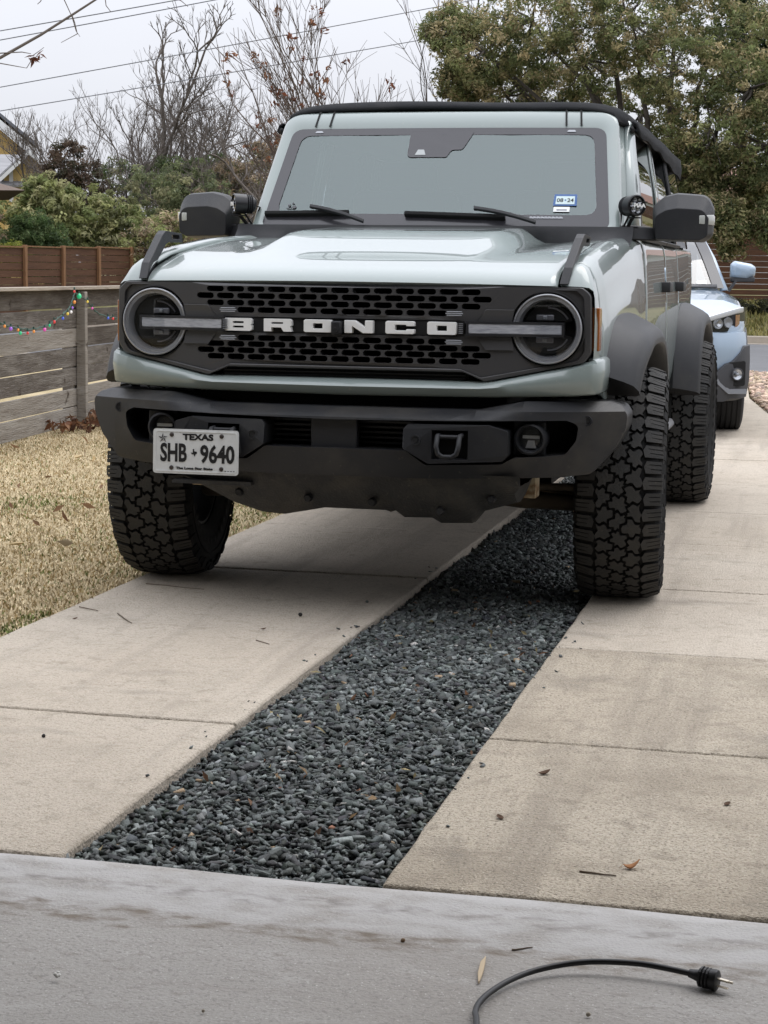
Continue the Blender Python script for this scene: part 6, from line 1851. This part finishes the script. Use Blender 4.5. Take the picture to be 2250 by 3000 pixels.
    for k in range(7):
        t = k / 6
        hwid = lerp(.745, .585, t); y0, z0 = lerp(.40, 1.27, t), lerp(1.065, 1.515, t) + .03 * math.sin(math.pi * t)
        rows.append([(hwid * u / 6, y0 - .10 * (1 - (u / 6) ** 2) * (1 - .4 * t), z0) for u in range(-6, 7)])
    B(MB().loft(rows), 'windscreen', gl, smooth=180)
    FR2 = mat('blue_car_frit', (.03, .03, .033), .25)
    for s in (-1, 1):
        B(MB().loft([[Vector(r[6 + s * 6]) + Vector((s * .01, -.012, .003)), Vector(r[6 + s * 6]) * 1.0 + Vector((-s * .075, -.030, .003))] for r in rows]), 'windscreen_border', FR2, smooth=60)
        # stickers in the lower corner of the screen (paper behind glass)
    r0 = rows[0]
    for (a, b, c, m) in ((.028, .05, .0, MATS['sticker_pale']), (.006, .024, .0, MATS['sticker_white'])):
        p = lambda x, t: Vector((x, .40 - .10 * (1 - (x / .745) ** 2) + .87 * t - .012, 1.065 + .45 * t + .03 * math.sin(math.pi * t) + .012))
        B(MB().loft([[p(.545, .04 + a), p(.62, .04 + a)], [p(.545, .04 + b), p(.62, .04 + b)]]), 'sticker', m, solid=.001)
    B(MB().loft([[p(x, 0) + Vector((0, -.02, -.004)) for x in (-.70, -.35, 0, .35, .70)], [p(x, .042) + Vector((0, 0, -.002)) for x in (-.70, -.35, 0, .35, .70)]]), 'windscreen_border', FR2, smooth=60, solid=.002)
    B(MB().loft([[(x, 1.25, 1.51 + .03 * (1 - (x / .6) ** 2)), (x, 1.8, 1.57 + .03 * (1 - (x / .6) ** 2)), (x, 2.6, 1.55 + .03 * (1 - (x / .6) ** 2)), (x * 1.0, 3.2, 1.45), (x * 1.25, 3.5, 1.05)] for x in (-.62, -.4, 0, .4, .62)]), 'roof', BLUE, smooth=60, solid=.02)
    B(MB().box2((-.62, -.935, .50), (.62, -.90, .74)), 'grille', BLACK, bevel=.02)
    for k in range(3): B(MB().box2((-.58, -.945, .55 + k * .07), (.58, -.93, .565 + k * .07)), 'grille_bar', GREYRING)
    B(MB().box2((-.78, -.6, .24), (.78, 3.3, .60)), 'dark_underbody', BLACK)
    B(MB().box2((-.70, .45, .60), (.70, 3.3, 1.02)), 'cabin_floor', BLACK)
    for x in (-.36, .36):
        B(MB().box((x, 1.75, 1.12), (.46, .16, .62)), 'seat', mat('seat_cloth'), bevel=.05, seg=3)
    tm = make_tyre(.351, .225, .218, 2, allterrain=False).mesh('tyre'); tm.shade_smooth(); tm.set_sharp_from_angle(angle=math.radians(30)); tm.materials.append(mat('car_tyre_rubber', (.017, .017, .018), .75))
    rims = {s: make_rim(.222, .19, s, 10).mesh('rim') for s in (-1, 1)}
    for me in rims.values(): me.shade_smooth(); me.set_sharp_from_angle(angle=math.radians(40)); me.materials.append(mat('alloy', (.30, .31, .32), .35, metal=.8))
    for s in (-1, 1):
        for yc in (0.0, 2.67):
            w = empty('wheel', (s * .785, yc, .35)); w.parent = car
            for nm, me in (('tyre', tm), ('rim', rims[s])):
                o = bpy.data.objects.new(nm, me); COL.objects.link(o); o.parent = w
    return car
make_blue_car()
# ------------------------------------------------------------------ string lights on the grey fence
def build_string_lights():
    a, d, nrm = GF
    P = lambda s, z, off=.095: a + d * s + nrm * off + Vector((0, 0, z))
    root = empty('string_lights', tuple(P(2.76, .98)), label='string of small coloured bulbs draped along the grey plank fence', cat='string lights')
    cord = [(0.72, .99), (.95, .87), (1.22, 0.801), (1.382, 0.777), (1.574, 0.76), (1.747, 0.747), (1.951, 0.75), (2.163, 0.765), (2.299, 0.787), (2.495, 0.83), (2.668, 0.879), (2.727, 0.931), (2.788, 0.983), (2.876, 0.964), (3.087, 0.922), (3.21, 0.87), (3.367, 0.822), (3.595, 0.794), (3.934, 0.772), (4.5, .80), (5.5, .97)]
    wire = mat('green_wire', (.05, .10, .08), .6)
    pts = []
    for (s0, z0), (s1, z1) in zip(cord, cord[1:]):
        for k in range(4):
            t = k / 4
            pts.append(P(lerp(s0, s1, t), lerp(z0, z1, t)))
    MB().tube(pts, .0042, 6).build('cord', wire, root, smooth=60)
    r = random.Random(8)
    MB().tube([p + Vector((0, 0, .010 * math.sin(i * 2.1))) + nrm * (.006 * math.cos(i * 2.1)) for i, p in enumerate(pts)], .0030, 5).build('cord', wire, root, smooth=60)
    cols = {'o': (.75, .28, .06), 'p': (.32, .12, .62), 'g': (.03, .52, .22), 'r': (.62, .05, .05), 'm': (.70, .10, .42), 'b': (.08, .14, .62), 'y': (.70, .52, .08), 'w': (.75, .73, .72)}
    for s, z, c in [(1.277, 0.79, 'o'), (1.394, 0.771, 'p'), (1.537, 0.759, 'o'), (1.58, 0.737, 'g'), (1.726, 0.733, 'r'), (1.853, 0.74, 'o'), (2.082, 0.746, 'm'), (2.19, 0.771, 'g'), (2.294, 0.793, 'r'), (2.489, 0.813, 'b'), (2.6, 0.843, 'y'), (2.682, 0.854, 'w'), (2.711, 0.883, 'p'), (2.762, 0.923, 'o'), (2.876, 0.964, 'g'), (2.764, 0.998, 'r'), (3.081, 0.922, 'y'), (3.2, 0.872, 'm'), (3.611, 0.791, 'b'), (3.745, 0.784, 'r')]:
        k = 1.25 if (c == 'g' and s > 2.8) else r.uniform(.6, .85)
        m = mat('bulb_' + c, cols[c], .25, coat=.6, emit=(cols[c], .30))
        p = P(s, z, .10)
        b = MB().lathe([(-.017 * k, 0), (-.014 * k, .009 * k), (-.004 * k, .0145 * k), (.006 * k, .013 * k), (.014 * k, .007 * k), (.016 * k, 0)], 12, tuple(p - Vector((0, 0, .008))), 'Z').build('bulb', m, root, smooth=60)
        MB().lathe([(.012, .0065), (.030, .0065), (.032, 0)], 8, tuple(p - Vector((0, 0, .008))), 'Z').build('socket', wire, b, smooth=60)
build_string_lights()

# ------------------------------------------------------------------ power cord on the garage floor
def build_cord():
    CORD = mat('cord_black', (.010, .010, .011), .42)
    c = empty('extension_cord', (1.2, -3.7, 0), label='black cord with a three-pin plug curling across the garage floor', cat='cord')
    pts = [(1.10, -4.30, .006), (1.066, -4.05, .006), (1.046, -3.931, .006), (1.039, -3.903, .007), (1.038, -3.866, .007), (1.048, -3.82, .008), (1.07, -3.769, .010), (1.101, -3.728, .013), (1.143, -3.698, .017), (1.187, -3.682, .021), (1.232, -3.676, .023), (1.277, -3.676, .024), (1.319, -3.680, .022), (1.357, -3.687, .020)]
    sm = []
    V = [Vector(p) for p in pts]
    for i in range(len(V) - 1):
        p0, p1, p2, p3 = V[max(i - 1, 0)], V[i], V[i + 1], V[min(i + 2, len(V) - 1)]
        for k in range(5):
            t = k / 5
            sm.append(.5 * ((2 * p1) + (-p0 + p2) * t + (2 * p0 - 5 * p1 + 4 * p2 - p3) * t * t + (-p0 + 3 * p1 - 3 * p2 + p3) * t ** 3))
    sm.append(V[-1])
    MB().tube(sm, .0050, 10).build('cable', CORD, c, smooth=60)
    d = Vector((.90, -.30, -.05)).normalized()
    M = frame_m(V[-1], d, (0, 0, 1))
    mb = MB()
    mb.loft([[M @ Vector((x, w * math.cos(2 * math.pi * k / 16), h * math.sin(2 * math.pi * k / 16))) for k in range(16)] for x, w, h in ((-.004, .007, .007), (.006, .0085, .0085), (.008, .0095, .009), (.012, .0095, .009), (.013, .0135, .0125), (.030, .0165, .0145), (.040, .0180, .0155), (.044, .0175, .015), (.046, .014, .012))], closed=True, caps=True)
    pg = mb.build('plug', CORD, c, smooth=45)
    for k in range(3):
        MB().lathe([(.016 + k * .006, .0150), (.016 + k * .006, .0172), (.019 + k * .006, .0172), (.019 + k * .006, .0150)], 16).xf(M).build('grip_rib', CORD, pg)
    NI = mat('brass_pin', (.62, .56, .46), .25, metal=1.0)
    for s in (-1, 1):
        MB().box((.055, s * .0063, .004), (.020, .0016, .0064)).xf(M).build('blade_pin', NI, pg, bevel=.0005)
    MB().tube([M @ Vector((.044, 0, -.0075)), M @ Vector((.068, 0, -.0075))], .0024, 8).build('ground_pin', NI, pg, smooth=60)
build_cord()

# ------------------------------------------------------------------ litter
def build_litter():
    r = random.Random(15)
    LB = mat('fallen_leaf_brown', (.095, .052, .030), .85); LO = mat('fallen_leaf_orange', (.36, .17, .07), .8); TW = mat('fallen_twig', (.15, .115, .085), .9)
    WD = mat('wood_sliver', (.50, .40, .27), .85); NUT = mat('dark_nut', (.022, .019, .017), .7); WC = mat('white_crumb', (.66, .65, .62), .8); LP = mat('pale_leaf', (.40, .30, .16), .85)
    def leaf(x, y, L, m, rz, label, z=0.0, curl=.35, name='fallen_leaf', group=None):
        mb = MB(); rows = []
        for i in range(9):
            t = i / 8; w = L * .28 * math.sin(math.pi * clamp(t * .96 + .02)) ** .8 + .0004
            zc = curl * L * (t - .4) ** 2 + L * .02
            rows.append([(L * (t - .5), -w, zc + w * .55), (L * (t - .5), -w * .5, zc + w * .12), (L * (t - .5), 0, zc), (L * (t - .5), w * .5, zc + w * .14), (L * (t - .5), w, zc + w * .6)])
        mb.loft(rows); mb.tube([(-L * .5, 0, curl * L * .16 + L * .02), (-L * .72, L * .05, L * .02)], L * .012, 5)
        o = mb.xf(Matrix.Translation((x, y, z + .001)) @ Matrix.Rotation(rz, 4, 'Z')).build(name, m, smooth=60, solid=.0006)
        return tag(o, label, 'leaf', group)
    leaf(.94, -2.486, .030, LB, .6, 'dark curled leaf on the right concrete strip just past the second joint', curl=.9)
    leaf(.90, -2.859, .024, LB, 2.2, 'small dark leaf on the right strip between the gravel and the garage floor', curl=.7)
    leaf(1.203, -3.119, .032, LO, .2, 'curled orange leaf on the right strip beside a thin stick', curl=1.6)
    leaf(1.363, -2.623, .022, LB, 1.1, 'dark leaf on the right strip beside blackish stains', curl=.6)
    leaf(-.189, -1.01, .018, LB, .3, 'small brown leaf on the left strip joint, near a round dark nut', curl=.8)
    leaf(-.833, -1.024, .018, LB, .9, 'small brown leaf on the left strip joint beside the lawn', curl=.8)
    leaf(-1.62, .25, .06, LP, .4, 'pale curled leaf lying on the lawn beside the front tyre', z=.03)
    leaf(-2.75, 3.6, .08, LP, 1.4, 'large pale leaf lying on the lawn near the grey fence', z=.03)
    def stick(p0, p1, rad, m, label, name='twig', cat='twig', z=.003, bend=.0):
        a, b = Vector((*p0, z)), Vector((*p1, z)); n = 6
        pts = [a.lerp(b, k / n) + Vector((r.gauss(0, bend), r.gauss(0, bend), 0)) for k in range(n + 1)]
        return tag(MB().tube(pts, [rad * (1 - .4 * k / n) for k in range(n + 1)], 6).build(name, m, smooth=60), label, cat)
    stick((1.108, -3.166), (1.180, -3.174), .0022, TW, 'thin brown stick beside the curled orange leaf', bend=.0008)
    stick((1.049, -3.614), (1.082, -3.592), .0016, TW, 'tiny dark twig on the garage floor above the pale wood sliver', bend=.0008)
    stick((-.902, -.817), (-.814, -.87), .0022, TW, 'thin twig on the left strip at the edge of the lawn', bend=.001)
    stick((-.734, -.897), (-.629, -1.042), .0025, TW, 'longer pale twig on the left strip beside the lawn-edge leaf', bend=.001)
    stick((-.158, -1.192), (-.099, -1.24), .002, TW, 'small twig on the left strip just past the joint', bend=.001)
    stick((-.86, -.30), (-.62, -.36), .0022, TW, 'wiry twig on the left strip in front of the tyre beside the lawn', bend=.004)
    o = MB().prism([(0, -.003), (.03, -.0042), (.07, -.004), (.115, -.0015), (.118, .001), (.08, .0045), (.03, .004)], lambda a, b: (1.009 + a * .10 - b, -3.658 - a * .99 - b * .1, .001), lambda a, b: (1.009 + a * .10 - b, -3.658 - a * .99 - b * .1, .006)).build('wood_sliver', WD, bevel=.001)
    tag(o, 'pale splinter of wood on the garage floor beside the power cord', 'splinter')
    def lump(x, y, s, m, label, name, cat, n=1, z=0.0):
        mb = MB(); v0, f0 = ico()
        for k in range(n):
            off = Vector((r.gauss(0, s * .5), r.gauss(0, s * .4), r.uniform(0, s * .7))) if n > 1 else Vector((0, 0, 0))
            q = [Vector((x, y, z + s * .55)) + off + Vector(p) * s * r.uniform(.75, 1.1) * (.62 if n > 1 else 1) for p in v0]
            mb.add(q, [tuple(t) for t in f0])
        return tag(mb.build(name, m, smooth=180 if n == 1 else 40, sub=1), label, cat)
    lump(.355, -3.93, .0075, WC, 'white popcorn-like crumb on the garage floor', 'crumb', 'crumb', n=5)
    lump(1.209, -3.855, .0055, mat('pale_pebble', (.36, .32, .26), .85), 'small pale pebble on the garage floor inside the cord loop', 'pebble', 'pebble')
    lump(.626, -3.997, .004, mat('pale_pebble'), 'tiny pale pebble at the inner edge of the garage floor', 'pebble', 'pebble')
    lump(-.141, -.745, .010, NUT, 'round dark nut on the left concrete strip in front of the bumper', 'nut', 'nut')
    lump(-.304, -2.486, .007, NUT, 'small dark nut on the left strip near its first joint', 'nut', 'nut')
    lump(.86, -3.62, .006, mat('tan_pebble', (.22, .15, .09), .8), 'brown pebble on the lip of the garage floor', 'pebble', 'pebble')
    # dead leaves blown against the foot of the fence
    g = np.random.default_rng(91)
    a, d, nrm = GF
    n = 90
    s = g.uniform(2.2, 4.3, n); off = np.abs(g.normal(.10, .09, n)) + .03
    base = np.array([a[:]]) + s[:, None] * np.array([d[:]]) + off[:, None] * np.array([nrm[:]])
    base[:, 2] = g.uniform(.02, .09, n) * np.exp(-off * 3) + .01
    cl = np.concatenate([base, np.full((n, 1), .03)], 1)
    o = leaf_cloud('leaf_litter', cl, 3, 0, .085, [(.14, .06, .03), (.09, .045, .028), (.20, .11, .06)], 92, LEAF, None)
    tag(o, 'reddish dead leaves drifted against the foot of the grey fence', 'leaf litter', kind='stuff')
    # scattered brown leaves in the lawn
    n = 120
    px = -1.1 - 2.6 * g.random(n); py = g.uniform(.3, 9, n)
    cl = np.stack([px, py, np.full(n, .03), np.full(n, .008)], 1)
    o = leaf_cloud('lawn_leaves', cl, 1, 0, .07, [(.22, .13, .07), (.13, .07, .04), (.42, .32, .18)], 93, LEAF, None)
    tag(o, 'scattered brown leaves lying in the dry lawn', 'leaf litter', kind='stuff')
    # odd bits among the gravel: leaf scraps and pale stones
    n = 70
    cl = np.stack([g.uniform(.13, .74, n), g.uniform(-3.3, .2, n), np.full(n, -.004), np.full(n, .004)], 1)
    o = leaf_cloud('leaf_scraps', cl, 1, 0, .028, [(.30, .20, .11), (.18, .10, .06), (.40, .33, .18)], 94, LEAF, None)
    tag(o, 'small dry leaf scraps caught in the dark gravel', 'leaf litter', kind='stuff')
build_litter()
